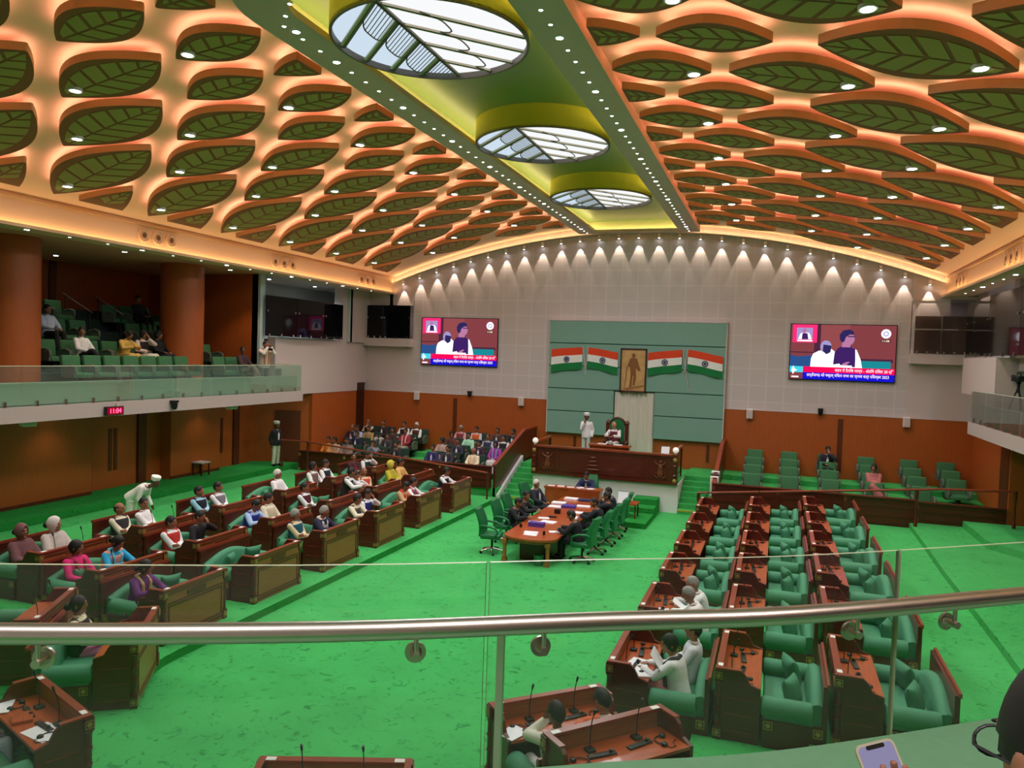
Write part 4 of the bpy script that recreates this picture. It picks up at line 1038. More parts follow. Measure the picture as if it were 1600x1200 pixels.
def hand(mb, w, d, nrm, side, curl=.5, k=1.0):
    """wrist, pointing direction, palm normal; side +1 right hand"""
    w, d, nrm = Vector(w), Vector(d).normalized(), Vector(nrm); nrm = (nrm - d * nrm.dot(d)).normalized(); u = d.cross(nrm) * side
    cap(mb, w + d * .02 * k + u * .012, w + d * .075 * k + u * .018, .017 * k, .015 * k, 8); cap(mb, w + d * .02 * k - u * .012, w + d * .075 * k - u * .018, .017 * k, .015 * k, 8); cap(mb, w - d * .01, w + d * .06 * k, .022 * k, .02 * k, 8)
    for i, (off, L) in enumerate(((.031, .066), (.011, .075), (-.010, .071), (-.030, .056))):
        p = w + d * .085 * k + u * off * k; dd = d
        for seg in range(3):
            ang = curl * (.45 + .25 * seg); dd = (dd * cos(ang) + nrm * sin(ang)).normalized()
            q = p + dd * L * k * (.45, .32, .23)[seg]; cap(mb, p, q, (.0095, .009, .008)[seg] * k, (.009, .008, .007)[seg] * k, 7); p = q
    t0 = w + d * .03 * k + u * .022 * k; t1 = t0 + (u * .8 + d * .7 + nrm * .3).normalized() * .035 * k; t2 = t1 + (u * .25 + d * .9 + nrm * .4).normalized() * .03 * k
    cap(mb, t0, t1, .013 * k, .011 * k, 8); cap(mb, t1, t2, .010 * k, .008 * k, 8)
def head_shape(n=28, m=20, grow=0.0, fn=None):
    vs = []
    for k in range(m + 1):
        a = pi * k / m
        for j in range(n):
            b = 2 * pi * j / n; d = Vector((sin(a) * sin(b), sin(a) * cos(b), cos(a)))
            rx, ry, rz = .074, .094, .115
            p = Vector((d.x * rx, d.y * ry, d.z * rz))
            if d.z < 0:       # jaw and chin
                t = -d.z; p.x *= 1 - .30 * t * t; p.y = p.y * (1 - .18 * t) + .014 * t
            if d.y < 0: p.y *= 1.05
            if d.y > .5 and -.1 < d.z < .25: p.y -= .006 * (1 - abs(d.z - .08) / .2)
            f = 1 + grow / .09
            if fn: f = fn(d)
            vs.append(p * f)
    fs = [(k * n + j, (k + 1) * n + j, (k + 1) * n + (j + 1) % n, k * n + (j + 1) % n) for k in range(m) for j in range(n)]
    return vs, fs
def add_head(mb, M4):
    o = mb.T; mb.T = M4
    vs, fs = head_shape(); mb.add(vs, fs)
    cap(mb, (0, .088, .022), (0, .105, -.018), .009, .0135, 8); cap(mb, (-.010, .095, -.02), (.010, .095, -.02), .009, .009, 8)
    for s in (-1, 1):
        mb.ell((s * .074, -.004, -.005), .012, .020, .033, 8, 6); cap(mb, (s * .015, .088, .036), (s * .045, .076, .036), .008, .007, 6)
    cap(mb, (-.02, .082, -.052), (.02, .082, -.052), .009, .009, 8); cap(mb, (-.012, .078, -.092), (.012, .078, -.092), .014, .014, 8)
    mb.T = o
def face_bits(M4):
    out = []
    for mi, items in ((1, [((s * .031, .0805, .016), .012, .005, .0048) for s in (-1, 1)]), (2, [((s * .031, .0855, .036), .019, .005, .0035) for s in (-1, 1)]), (3, [((0, .090, -.052), .022, .005, .006)])):
        for c, a, b, d in items: out.append((mi, c, a, b, d))
    mb = MB(); mb.T = M4
    for mi, c, a, b, d in out: mb.ell(c, a, b, d, 8, 6, mi)
    return mb
SKIN = mat('skin', (150, 100, 74), .55, noise=.05, scale=6)
SKIN_D = mat('skin_dark', (112, 70, 50), .55); SKIN_L = mat('skin_light', (186, 134, 104), .55)
EYE = mat('eye_dark', (26, 20, 18), .3); LIP = mat('lip', (128, 66, 58), .5)
HAIRB = mat('hair_black', (20, 17, 16), .6, noise=.3, scale=60); HAIRG = mat('hair_grey', (150, 146, 142), .7, noise=.25, scale=60); HAIRW = mat('hair_white', (214, 210, 204), .7, noise=.1, scale=60)
def cl(c): return mat('cloth_%d_%d_%d' % c, c, .85, noise=.05, scale=25)
POSE = {}
def build_pose(name, seated=True, lean=-.12, hands=None, head=(0, 0, 0), legs='sit', vox=.0115, curl=.5, poles=None, twist=0, foot=None, recline=0):
    """hands: two (target, direction, palm normal) for the left/right hand; head: yaw, pitch, roll"""
    base = Vector((0, 0, .50)) if seated else Vector((0, 0, .93))
    sp = lambda t: base + Matrix.Rotation(-lean, 3, 'X') @ Vector((0, 0, t))      # point t metres up the spine (lean > 0 tips forward)
    SH = .47; neck = sp(.50); hc = sp(.60) + Vector((0, .03 + .10 * max(0, lean), .075 - .03 * max(0, lean)))
    Hm = Matrix.Translation(hc) @ Matrix.Rotation(head[0], 4, 'Z') @ Matrix.Rotation(-head[1], 4, 'X') @ Matrix.Rotation(head[2], 4, 'Y') @ Matrix.Scale(1.17, 4)
    rot = Matrix.Rotation(-lean, 3, 'X')
    def torso(mb, g, z0=-.10, z1=.50):
        T = [(-.10, .165, .125), (0, .17, .128), (.10, .158, .118), (.2, .155, .112), (.32, .17, .118), (.40, .178, .112), (.455, .165, .095), (.49, .10, .075), (.515, .062, .062)]
        loft(mb, [(sp(t), rx + g, ry + g, -lean) for t, rx, ry in T if z0 <= t <= z1 + .02])
    sh = {s: sp(.435) + rot @ Vector((s * .176, -.005, 0)) for s in (-1, 1)}
    if hands is None: hands = {s: (base + Vector((s * .11, .30, .13)), (-s * .3, .95, -.1), (0, 0, -1)) for s in (-1, 1)}
    arms = {}
    for s in (-1, 1):
        tgt = hands[s][0]; pole = (poles or {}).get(s, (s * .9, -.4, -.6)); e, w = ik(sh[s], tgt, .285, .255, pole); arms[s] = (e, w)
    L = {}
    for s in (-1, 1):
        hip = base + Vector((s * .09, 0, -.03))
        if legs == 'sit': kn = Vector((s * .12, .44, .50)); an = Vector((s * .11, .46 + recline, .09)); tip = an + Vector((s * .02, .17, -.045))
        elif legs == 'cross':
            kn = Vector((s * .07, .45, .52 + (.12 if s > 0 else 0))); an = Vector((-.17, .52, .32)) if s > 0 else Vector((-.10, .44, .09)); tip = an + (Vector((-.08, .15, -.06)) if s > 0 else Vector((0, .17, -.045)))
        elif legs == 'stand': kn = Vector((s * .10, .015, .49)); an = Vector((s * .105, -.02, .09)); tip = an + Vector((s * .05, .17, -.045))
        elif legs == 'bend': kn = Vector((s * .10, -.02, .49)); an = Vector((s * .11, -.04, .09)); tip = an + Vector((s * .03, .17, -.045))
        L[s] = (hip, kn, an, tip)
    def armseg(mb, g, lower=True, cut=1.0):
        for s in (-1, 1):
            e, w = arms[s]; cap(mb, sh[s], e, .052 + g, .042 + g)
            if lower: cap(mb, e, e + (w - e) * cut, .041 + g, .030 + g)
    def legseg(mb, g, flare=0, to=1.0):
        for s in (-1, 1):
            h, k, a, t = L[s]; cap(mb, h, k, .085 + g, .058 + g, 12); cap(mb, k, k + (a - k) * to, .056 + g + flare * .4, .040 + g + flare, 12)
    body = MB(); torso(body, 0); cap(body, neck - Vector((0, 0, .03)), hc - Vector((0, 0, .05)), .054, .050, 12); add_head(body, Hm); armseg(body, 0); legseg(body, 0)
    for s in (-1, 1):
        e, w = arms[s]; _, d, nn = hands[s]; d = d or (w - e); hand(body, w, d, nn, -s if False else s, curl); a, t = L[s][2], L[s][3]; cap(body, a - Vector((0, .04, .03)), t, .04, .03, 10)
    bm_ = remesh(body, vox, 1, name + '_body'); fb = face_bits(Hm)
    b = bmesh.new(); b.from_mesh(bm_); off = len(b.verts); vv = [b.verts.new(v) for v in fb.v]
    for f, mi in zip(fb.f, fb.i):
        try: q = b.faces.new([vv[i] for i in f]); q.material_index = mi; q.smooth = True
        except ValueError: pass
    b.to_mesh(bm_); b.free()
    for m in (SKIN, EYE, HAIRB, LIP): bm_.materials.append(m)
    D = {'body': bm_, 'head': Hm}
    def mk(key, fn, vx=.016, sm=3):
        mb = MB(); fn(mb); me = remesh(mb, vx, sm, name + '_' + key); me.materials.append(M['white']); D[key] = me
    def shirt(mb):
        torso(mb, .026, -.10, .47); armseg(mb, .022, True, .93); loft(mb, [(sp(.46), .085, .08, -lean), (sp(.535), .062, .062, -lean)])
        if not seated: loft(mb, [(sp(.02), .185, .145, -lean), (base + Vector((0, 0, -.14)), .19, .15, 0)])
    mk('shirt', shirt)
    def vest(mb): torso(mb, .040, -.10, .45); [cap(mb, sp(.40) + rot @ Vector((s * .11, 0, 0)), sp(.455) + rot @ Vector((s * .15, -.01, 0)), .088, .07) for s in (-1, 1)]
    mk('vest', vest)
    def coat(mb):
        torso(mb, .038, -.10, .47); armseg(mb, .032, True, .9)
        if seated: [cap(mb, L[s][0], L[s][0] + (L[s][1] - L[s][0]) * .45, .105, .095) for s in (-1, 1)]
        else: loft(mb, [(sp(.0), .195, .155, -lean), (base + Vector((0, 0, -.12)), .2, .16, 0)])
    mk('coat', coat)
    mk('trousers', lambda mb: (legseg(mb, .016, .012, .97), loft(mb, [(sp(-.12), .17, .14, -lean), (sp(.06), .178, .138, -lean)])))
    def skirt(mb):
        legseg(mb, .03, .05, .95); loft(mb, [(sp(-.12), .18, .15, -lean), (sp(.10), .175, .135, -lean)])
        cap(mb, (L[-1][1] + L[1][1]) / 2, (L[-1][2] + L[1][2]) / 2, .10, .14, 12); cap(mb, base, (L[-1][1] + L[1][1]) / 2, .13, .10, 12)
    mk('skirt', skirt, .02)
    def shawl(mb):
        loft(mb, [(sp(-.08), .215, .17, -lean), (sp(.1), .225, .175, -lean), (sp(.3), .235, .16, -lean), (sp(.42), .21, .13, -lean), (sp(.5), .10, .09, -lean)])
        for s in (-1, 1): cap(mb, sh[s], arms[s][0], .085, .085); cap(mb, arms[s][0], arms[s][0] + (arms[s][1] - arms[s][0]) * .7, .08, .07)
        cap(mb, arms[-1][1], arms[1][1], .05, .05)
    mk('shawl', shawl, .02)
    def stole(mb):
        for s in (-1, 1):
            P = [sp(.47) + rot @ Vector((s * .06, -.07, .03)), sp(.50) + rot @ Vector((s * .085, 0, .0)), sp(.42) + rot @ Vector((s * .085, .125, 0)), sp(.25) + rot @ Vector((s * .08, .155, 0)), sp(.02) + rot @ Vector((s * .07, .17, 0))]
            for i in range(4): cap(mb, P[i], P[i + 1], .034, .034, 8)
        cap(mb, sp(.47) + rot @ Vector((-.06, -.07, .03)), sp(.47) + rot @ Vector((.06, -.07, .03)), .034, .034, 8)
    mk('stole', stole, .014)
    def placket(mb):   # shirt front and tie seen inside an open coat
        loft(mb, [(sp(.10) + rot @ Vector((0, .142, 0)), .03, .018, -lean), (sp(.3) + rot @ Vector((0, .140, 0)), .05, .022, -lean), (sp(.42) + rot @ Vector((0, .115, 0)), .06, .03, -lean), (sp(.5) + rot @ Vector((0, .03, 0)), .06, .05, -lean)])
    mk('shirt_front', placket, .012, 1)
    def shoes(mb):
        for s in (-1, 1): a, t = L[s][2], L[s][3]; cap(mb, a - Vector((0, .045, .035)), t, .05, .040, 10)
    mk('shoes', shoes)
    POSE[name] = D
# hair and headwear in head space
def cap_mesh(fn, name, m):
    mb = MB(); vs, fs = head_shape(32, 24, 0, fn); mb.add(vs, fs); return mb.mesh(name, [m], 60)
def hairline(d, front=.56, side=.02, back=-.62):
    """lower limit of the hair for a direction round the head"""
    t = (d.y / max(1e-6, sqrt(d.x * d.x + d.y * d.y)) + 1) / 2      # 0 back, 1 front
    return back + (side - back) * min(1, t / .55) if t < .55 else side + (front - side) * ((t - .55) / .45) ** 1.4
HAIR = {
    'short': cap_mesh(lambda d: 1.075 + .02 * max(0, d.z) if d.z > hairline(d) else .93, 'hair', HAIRB),
    'thin': cap_mesh(lambda d: 1.045 if d.z > hairline(d, .75) else .93, 'hair', HAIRB),
    'bald': cap_mesh(lambda d: 1.05 if hairline(d, .9) < d.z < .45 and d.y < .35 else .93, 'hair', HAIRB),
    'long': cap_mesh(lambda d: 1.12 + .02 * d.z if d.z > hairline(d, .5, -.5, -1.2) else .93, 'hair', HAIRB)}
mb = MB(); vs, fs = head_shape(28, 20, 0, lambda d: 1.11 + .02 * d.z if d.z > hairline(d, .5, -.6, -1.2) else .93); mb.add(vs, fs); mb.ell((0, -.12, -.02), .05, .045, .05, 12, 8); HAIR['bun'] = mb.mesh('hair', [HAIRB], 60)
mb = MB(); vs, fs = head_shape(28, 20, 0, lambda d: 1.11 + .02 * d.z if d.z > hairline(d, .5, -.6, -1.2) else .93); mb.add(vs, fs); mb.tube([(0, -.10, .0), (0, -.125, -.1), (0, -.12, -.22), (.01, -.11, -.34)], [.05, .055, .045, .02], 10); HAIR['plait'] = mb.mesh('hair', [HAIRB], 60)
mb = MB(); mb.lathe([(.088, .04), (.094, .06), (.104, .10), (.10, .135), (.06, .15), (.01, .152)], (0, -.012, 0), 20); CAPM = mb.mesh('cap', [M['white']], 40)
HOOD = cap_mesh(lambda d: 1.24 if d.z > hairline(d, .62, -1.3, -1.5) else .8, 'hood', M['white'])
mb = MB()
for s in (-1, 1):
    c = Vector((s * .034, .108, .012))
    mb.tube([c + Vector((.021 * cos(t * pi / 8), 0, .0155 * sin(t * pi / 8))) for t in range(17)], .0018, 6, caps=False); mb.tube([c + Vector((s * .021, 0, .004)), (s * .078, .07, .014), (s * .08, -.005, .01)], .0016, 5)
mb.tube([(-.010, .108, .016), (.010, .108, .016)], .0018, 5); SPECS = mb.mesh('spectacles', [M['black']], 60)
def person(pose, loc, rz, label, top=None, legs=None, vest=None, coat=None, skirt=None, shawl=None, stole=None, hair='short', hairm=None, skin=None, group=None, hood=None, capm=None, specs=False, scale=1.0, shoes=None, tie=None, name='person'):
    D = POSE[pose]; o = bpy.data.objects.new(name, D['body']); COL.objects.link(o); o.location = loc; o.rotation_euler.z = rz; o.scale = (scale,) * 3
    tag(o, label, 'person', group)
    def setm(ob, i, m): ob.material_slots[i].link = 'OBJECT'; ob.material_slots[i].material = m
    if skin: setm(o, 0, skin)
    if hairm: setm(o, 2, hairm)
    def add(nm, me, m, M4=None):
        c = bpy.data.objects.new(nm, me); COL.objects.link(c); c.parent = o
        if M4 is not None: c.matrix_local = M4
        if m is not None: setm(c, 0, m if not isinstance(m, tuple) else cl(m))
        return c
    if coat:
        add('jacket', D['coat'], coat); add('shirt_front', D['shirt_front'], top or (236, 236, 240))
    elif top: add('shirt', D['shirt'], top)
    if vest: add('waistcoat', D['vest'], vest)
    if shawl: add('shawl', D['shawl'], shawl)
    if stole: add('stole', D['stole'], stole)
    if skirt: add('skirt', D['skirt'], skirt)
    elif legs: add('trousers', D['trousers'], legs)
    add('shoes', D['shoes'], shoes or (24, 22, 22))
    if hair: add('hair', HAIR[hair], hairm or HAIRB, D['head'])
    if hood: add('headscarf', HOOD, hood, D['head'])
    if capm: add('cap', CAPM, capm, D['head'])
    if specs: add('spectacles', SPECS, None, D['head'])
    return o
HB = Vector((0, 0, .5))
crossed = {-1: (Vector((.075, .225, .73)), (1, -.12, .1), (0, -1, 0)), 1: (Vector((-.07, .25, .69)), (-1, -.1, .25), (0, -1, 0))}
cpole = {-1: (-.55, .1, -1), 1: (.55, .1, -1)}
desk_h = {s: (Vector((s * .12, .50, .78)), (-s * .55, .8, -.05), (0, 0, -1)) for s in (-1, 1)}
chin = {-1: (Vector((-.03, .26, 1.02)), (.1, -.2, 1), (0, -1, 0)), 1: (Vector((.10, .30, .66)), (-.8, .4, 0), (0, 0, -1))}
build_pose('lap')
build_pose('lap_left', head=(.55, .05, 0))
build_pose('lap_right', head=(-.55, .05, 0), legs='cross')
build_pose('crossed_left', hands=crossed, poles=cpole, head=(.35, .0, 0), lean=-.18)
build_pose('crossed_right', hands=crossed, poles=cpole, head=(-.35, 0, 0), lean=-.18, legs='cross')
build_pose('desk_down', lean=.28, hands=desk_h, head=(.1, .45, 0))
build_pose('desk_left', lean=.2, hands=desk_h, head=(.6, .1, 0))
build_pose('desk_right', lean=.2, hands=desk_h, head=(-.6, .1, 0))
build_pose('chin', hands=chin, head=(.15, .2, 0), lean=.06)
build_pose('stand', False, 0, {s: (Vector((s * .25, .03, .86)), (0, .1, -1), (-s, 0, 0)) for s in (-1, 1)}, legs='stand', poles={-1: (-.3, -1, 0), 1: (.3, -1, 0)})
build_pose('stand_chin', False, 0, {-1: (Vector((-.25, .03, .86)), (0, .1, -1), (1, 0, 0)), 1: (Vector((.02, .20, 1.36)), (-.5, 0, .8), (0, -1, 0))}, legs='stand', poles={-1: (-.3, -1, 0), 1: (.6, -.2, -1)}, head=(.1, .1, 0))
build_pose('stand_camera', False, .05, {s: (Vector((s * .07, .30, 1.50)), (-s * .5, .2, .8), (-s, .2, 0)) for s in (-1, 1)}, legs='stand', poles={-1: (-.7, 0, -1), 1: (.7, 0, -1)}, head=(0, .05, 0))
build_pose('bend', False, .95, {s: (Vector((s * .16, .42, .70)), (0, .5, -.8), (-s, 0, 0)) for s in (-1, 1)}, legs='bend', poles={-1: (-.5, -1, 0), 1: (.5, -1, 0)}, head=(-.2, .3, 0))
# ================================================================== the dais and the well
GOLD2 = mat('carved_brown', (118, 62, 38), .4)
sbox('floor_dais', M['dais_white'], (-2.82, 2.33, 26.12, 30, 0, .96))
sbox('floor_dais_carpet', M['carpet'], (-2.75, 2.28, 26.2, 30, .96, .985), (-2.0, 1.6, 27.05, 30, .985, 1.42))
g = thing('dais_barrier', 'carved dark-wood front panel of the presiding dais with corner posts', 'panel', (-.28, 26.12, .96))
W = 4.98
mb = MB(); mb.box(-W / 2, W / 2, -.06, .06, 0, 1.0, 0); mb.box(-W / 2 - .02, W / 2 + .02, -.10, .10, -.0, .08, 0); mb.obj('panel', M['wood'], g)
mb = MB(); mb.box(-W / 2 - .02, W / 2 + .02, -.11, .14, .97, 1.03); mb.obj('top_rail', M['wood_rim'], g)
mb = MB()
for x0, x1 in ((-2.3, -1.72), (-1.6, 1.45), (1.6, 2.2)):
    for a, b, c, d in ((x0, x1, .15, .17), (x0, x1, .86, .88), (x0, x0 + .02, .15, .88), (x1 - .02, x1, .15, .88)): mb.box(a, b, -.075, -.055, c, d)
mb.obj('beading', M['wood_end'], g)
for s in (-1, 1):   # carved figure with leaf scrolls at each end
    mb = MB(); c = s * 2.0
    mb.ell((c, -.07, .74), .05, .025, .06, 10, 8); mb.ell((c, -.07, .55), .08, .03, .13, 10, 8); mb.ell((c + .03, -.07, .34), .06, .03, .14, 10, 8); mb.ell((c - .05, -.07, .34), .05, .03, .15, 10, 8)
    for t in (-1, 1): mb.tube([(c + t * .06, -.075, .64), (c + t * .16, -.08, .70), (c + t * .2, -.08, .80)], [.03, .025, .015], 6); mb.tube([(c + t * .1, -.07, .2), (c + t * .2, -.075, .28), (c + t * .16, -.075, .4), (c + t * .1, -.075, .34)], [.03, .025, .02, .012], 6)
    mb.obj('carving', GOLD2, g, smooth=60)
mb = MB()
for k in range(4): mb.ell((-.35, -.07, .30 + .14 * k), .24 - .045 * k, .02, .035, 12, 6)
mb.obj('carving', GOLD2, g, smooth=60)
for s in (-1, 1):
    mb = MB(); x = s * W / 2; mb.box(x - .09, x + .09, -.13, .09, 0, 1.04)
    mb.lathe([(.05, .3), (.065, .33), (.05, .36), (.05, .62), (.065, .65), (.05, .68)], (x, -.13, 0), 10); p = mb.obj('corner_post', M['wood'], g)
    for z in (.15, .86):
        m_ = MB(); m_.lathe([(.07, 0), (.07, .012), (.04, .02), (.02, .03)], n=16); m_.T = Matrix.Identity(4)
        m_.v = [(x + vx, -.13 - vz, z + vy) for vx, vy, vz in m_.v]; m_.obj('medallion', M['gold'], p)
for s, lb in ((-1, 'white globe lamp on the left post of the dais'), (1, 'white globe lamp on the right post of the dais')):
    g = thing('globe_lamp', lb, 'lamp', (-.28 + s * W / 2, 26.1, 2.0)); mb = MB(); mb.lathe([(.05, 0), (.035, .02), (.035, .05)], n=12); mb.obj('base', M['gold'], g)
    mb = MB(); mb.ell((0, 0, .14), .105, .105, .105, 20, 14); mb.obj('globe', mat('globe_glass', (245, 244, 240), .25, emit=(255, 250, 240), es=.35), g, smooth=80)
for s, lb in ((-1, 'wooden side rail of the dais beside the left stairs'), (1, 'wooden side rail of the dais beside the right stairs')):
    x = -.28 + s * (W / 2 - .02); g = thing('dais_rail', lb, 'railing', (x, 26.25, .98))
    mb = MB(); mb.box(-.045, .045, 0, 1.75, 1.08, 1.16); mb.obj('handrail', M['wood_top'], g)
    mb = MB(); mb.box(-.03, .03, 1.68, 1.74, 0, 1.08); mb.obj('post', M['wood'], g)
    mb = MB(); mb.box(-.006, .006, .05, 1.68, .05, 1.06); mb.obj('pane', M['glass'], g)
# stairs on both sides
for s, x0, x1, yb, nm in ((-1, -3.80, -2.84, 25.45, 'floor_stairs_left'), (1, 2.35, 3.46, 26.0, 'floor_stairs_right')):
    mb = MB(); n = 7; yt = 28.0
    for k in range(n):
        y0 = yb + (yt - yb) * k / n; z1 = 1.07 * (k + 1) / n; mb.box(x0, x1, y0, 30, z1 - 1.07 / n, z1, 0)
    mb.box(x0, x1, yb - .012, yb + .02, .10, .155, 1)
    struct(mb.obj(nm, [M['carpet'], M['yellow']]))
mb = MB(); mb.prism([(-2.86, 25.5, 0), (-2.86, 25.5, .1), (-2.86, 28.0, 1.25), (-2.86, 30, 1.25), (-2.86, 30, 0)], (.04, 0, 0)); mb.prism([(-3.93, 25.25, .0), (-3.93, 25.25, .2), (-3.93, 28.0, 1.30), (-3.93, 28.0, 0)], (.10, 0, 0)); struct(mb.obj('trim_9', M['dais_white']))
# sloping wooden cheeks of the galleries
for s, x in ((-1, -4.02), (1, 3.52)):
    mb = MB(); mb.prism([(x, 25.2, 0), (x, 25.2, 1.24), (x, 28.4, 2.22), (x, 29.95, 2.22), (x, 29.95, 0)], (.09, 0, 0), 0); mb.prism([(x - .02, 25.16, 1.24), (x - .02, 25.16, 1.29), (x - .02, 28.4, 2.28), (x - .02, 29.95, 2.28), (x - .02, 29.95, 2.22), (x - .02, 28.4, 2.22)], (.13, 0, 0), 1)
    g = tag(mb.obj('gallery_cheek', [M['wood_end'], M['wood_rim']]), f'sloping dark-wood side wall of the {side_word(s)} gallery above the dais stairs', 'partition')
# wooden fronts of the galleries
def parapet(x0, x1, zb, zt, label, n, s):
    g = thing('gallery_parapet', label, 'parapet', ((x0 + x1) / 2, 25.2, 0)); c = (x0 + x1) / 2
    for i in range(n):
        a, b = x0 + (x1 - x0) * i / n - c, x0 + (x1 - x0) * (i + 1) / n - c
        mb = MB(); mb.box(a + .03, b - .03, -.07, .05, zb, zt - .04, 0)
        for q0, q1, q2, q3 in ((a + .12, b - .12, zb + .08, zb + .1), (a + .12, b - .12, zb + .3, zb + .315), (a + .12, b - .12, zt - .3, zt - .285), (a + .12, b - .12, zt - .14, zt - .12)): mb.box(q0, q1, -.085, -.065, q2, q3, 1)
        mb.box((a + b) / 2 - .12, (a + b) / 2 + .12, -.09, -.07, zt - .26, zt - .18, 1)
        mb.obj('panel', [M['wood_end'], M['wood']], g)
        mb = MB(); mb.box(a - .05, a + .05, -.10, .06, zb, zt - .02); p = mb.obj('pier', M['wood'], g)
        m_ = MB(); m_.box(a - .04, a + .04, -.112, -.10, zt - .2, zt - .1); m_.box(a - .04, a + .04, -.112, -.10, zb + .04, zb + .14); m_.obj('rosette', M['gold'] if s < 0 else GOLD2, p)
    mb = MB(); mb.box(x0 - c, x1 - c, -.11, .09, zt - .04, zt); mb.obj('coping', M['wood'], g)
parapet(-12.0, -4.06, .42, 1.22, 'dark-wood front of the crowded left gallery', 4, -1)
parapet(3.56, 9.4, .42, 1.29, 'dark-wood front of the right gallery, long section next to the dais', 3, 1)
parapet(9.42, 11.7, .62, 1.25, 'short stepped section of dark-wood front at the end of the right gallery', 1, 1)
# handrails running down beside the benches
def handrail(pts, posts, label):
    g = thing('stair_handrail', label, 'handrail', (pts[0][0], pts[0][1], 0)); o = Vector((pts[0][0], pts[0][1], 0))
    mb = MB(); mb.tube([Vector(p) - o for p in pts], .035, 8); mb.obj('handrail', M['wood_rim'], g, smooth=40)
    for x, y, z0, z1 in posts:
        mb = MB(); mb.lathe([(.05, 0), (.05, .15), (.03, .18), (.035, .3), (.03, z1 - z0 - .3), (.05, z1 - z0 - .2), (.05, z1 - z0)], Vector((x, y, z0)) - o, 10); mb.obj('post', M['wood'], g, smooth=40)
handrail([(-12.35, 24.4, 1.66), (-11.3, 24.6, 1.65), (-7.5, 24.6, 1.35), (-4.0, 24.6, 1.06)], [(-12.3, 24.4, .65, 1.66), (-11.3, 24.6, .45, 1.65), (-4.0, 24.6, .0, 1.06)], 'red-brown wooden handrail sloping past the front of the crowded gallery')
handrail([(3.1, 24.6, 1.02), (7.0, 24.6, 1.43), (9.9, 24.6, 1.74), (11.8, 24.6, 1.84)], [(3.15, 24.6, .15, 1.02), (9.3, 24.6, .6, 1.68), (11.75, 24.6, .8, 1.84)], 'slim wooden handrail rising past the front of the right gallery')
# green stepped platform at the right front of the dais
mb = MB(); mb.box(.62, 1.74, 23.15, 26.05, 0, .17); mb.box(.95, 1.74, 24.75, 26.05, .17, .34); mb.box(.95, 1.74, 25.35, 26.05, .34, .52)
struct(mb.obj('floor_platform', M['carpet_dark']))
# throne chair
g = thing('throne_chair', 'tall carved throne chair with green back and arched top on the dais', 'chair', (-.25, 28.0, 1.42), pi)
mb = MB(); mb.rbox(-.3, .3, -.3, .3, .36, .48, .03); mb.obj('seat', M['leather'], g, smooth=60)
mb = MB()
pr = [(.27 * cos(t * pi / 14), 1.22 + .27 * sin(t * pi / 14)) for t in range(15)] + [(-.27, .5), (.27, .5)]
mb.prism([(x, -.33, z) for x, z in pr], (0, .07, 0)); mb.obj('back_pad', M['leather'], g)
mb = MB(); ph = [(.30 * cos(t * pi / 14), -.34, 1.22 + .31 * sin(t * pi / 14)) for t in range(15)]; mb.tube(ph, .04, 8); mb.obj('arch', M['wood'], g, smooth=50)
for s in (-1, 1):
    mb = MB(); mb.box(s * .36 - .07, s * .36 + .07, -.4, -.26, 0, 1.30); mb.lathe([(.08, 1.30), (.095, 1.34), (.06, 1.40), (.03, 1.44)], (s * .36, -.33, 0), 10); mb.obj('back_post', M['wood'], g)
    mb = MB(); mb.box(s * .36 - .05, s * .36 + .05, -.3, .3, .62, .70); mb.box(s * .36 - .04, s * .36 + .04, .2, .28, 0, .62); mb.obj('armrest', M['wood'], g)
g = thing('presiding_desk', 'orange-brown desk of the presiding officer behind the dais front', 'desk', (-.3, 27.3, 1.42))
mb = MB(); mb.box(-.75, .75, -.25, .2, .56, .62); mb.obj('desktop', M['wood_top'], g)
mb = MB(); mb.box(-.7, .7, -.2, -.16, 0, .56); mb.box(-.7, -.66, -.2, .18, 0, .56); mb.box(.66, .7, -.2, .18, 0, .56); mb.obj('carcass', M['wood_top'], g)
for i, (x, y, lb) in enumerate(((-.28, .0, 'open white register'), (.3, -.05, 'loose white papers'))):
    mb = MB(); mb.box(-.16, .16, -.1, .1, 0, .025); tag(mb.obj('paper_stack', M['paper'], loc=(-.3 + x, 27.3 + y, 2.04)), lb + ' on the presiding desk', 'papers')
for i, x in enumerate((-.05, .12)): dup(MIC, (-.3 + x, 27.2, 2.04), pi, f'black gooseneck microphone on the presiding desk, {("nearer the attendant", "nearer the globe lamp")[i]}', 'desk microphones')
for s, x, lb in ((-1, -2.15, 'low orange-wood side table at the left end of the dais'), (1, 1.35, 'low orange-wood side table at the right end of the dais')):
    g = thing('side_table', lb, 'table', (x, 26.75, .985)); mb = MB(); mb.box(-.45, .45, -.22, .22, .86, .92); mb.obj('tabletop', M['wood_top'], g)
    for a in (-1, 1):
        for b in (-1, 1): mb = MB(); mb.box(a * .4 - .025, a * .4 + .025, b * .18 - .025, b * .18 + .025, 0, .86); mb.obj('leg', M['wood_top'], g)
g = thing('desk_calendar', 'white tent-shaped calendar standing near the right globe lamp', 'calendar', (1.78, 26.75, .985 + .92 if False else 1.905))
mb = MB(); mb.prism([(-.14, -.12, 0), (.14, -.12, 0), (.14, 0, .28), (-.14, 0, .28)], (0, .012, 0)); mb.obj('front_leaf', M['paper'], g)
mb = MB(); mb.prism([(-.14, .12, 0), (.14, .12, 0), (.14, 0, .28), (-.14, 0, .28)], (0, -.012, 0)); mb.obj('rear_leaf', M['black'], g)
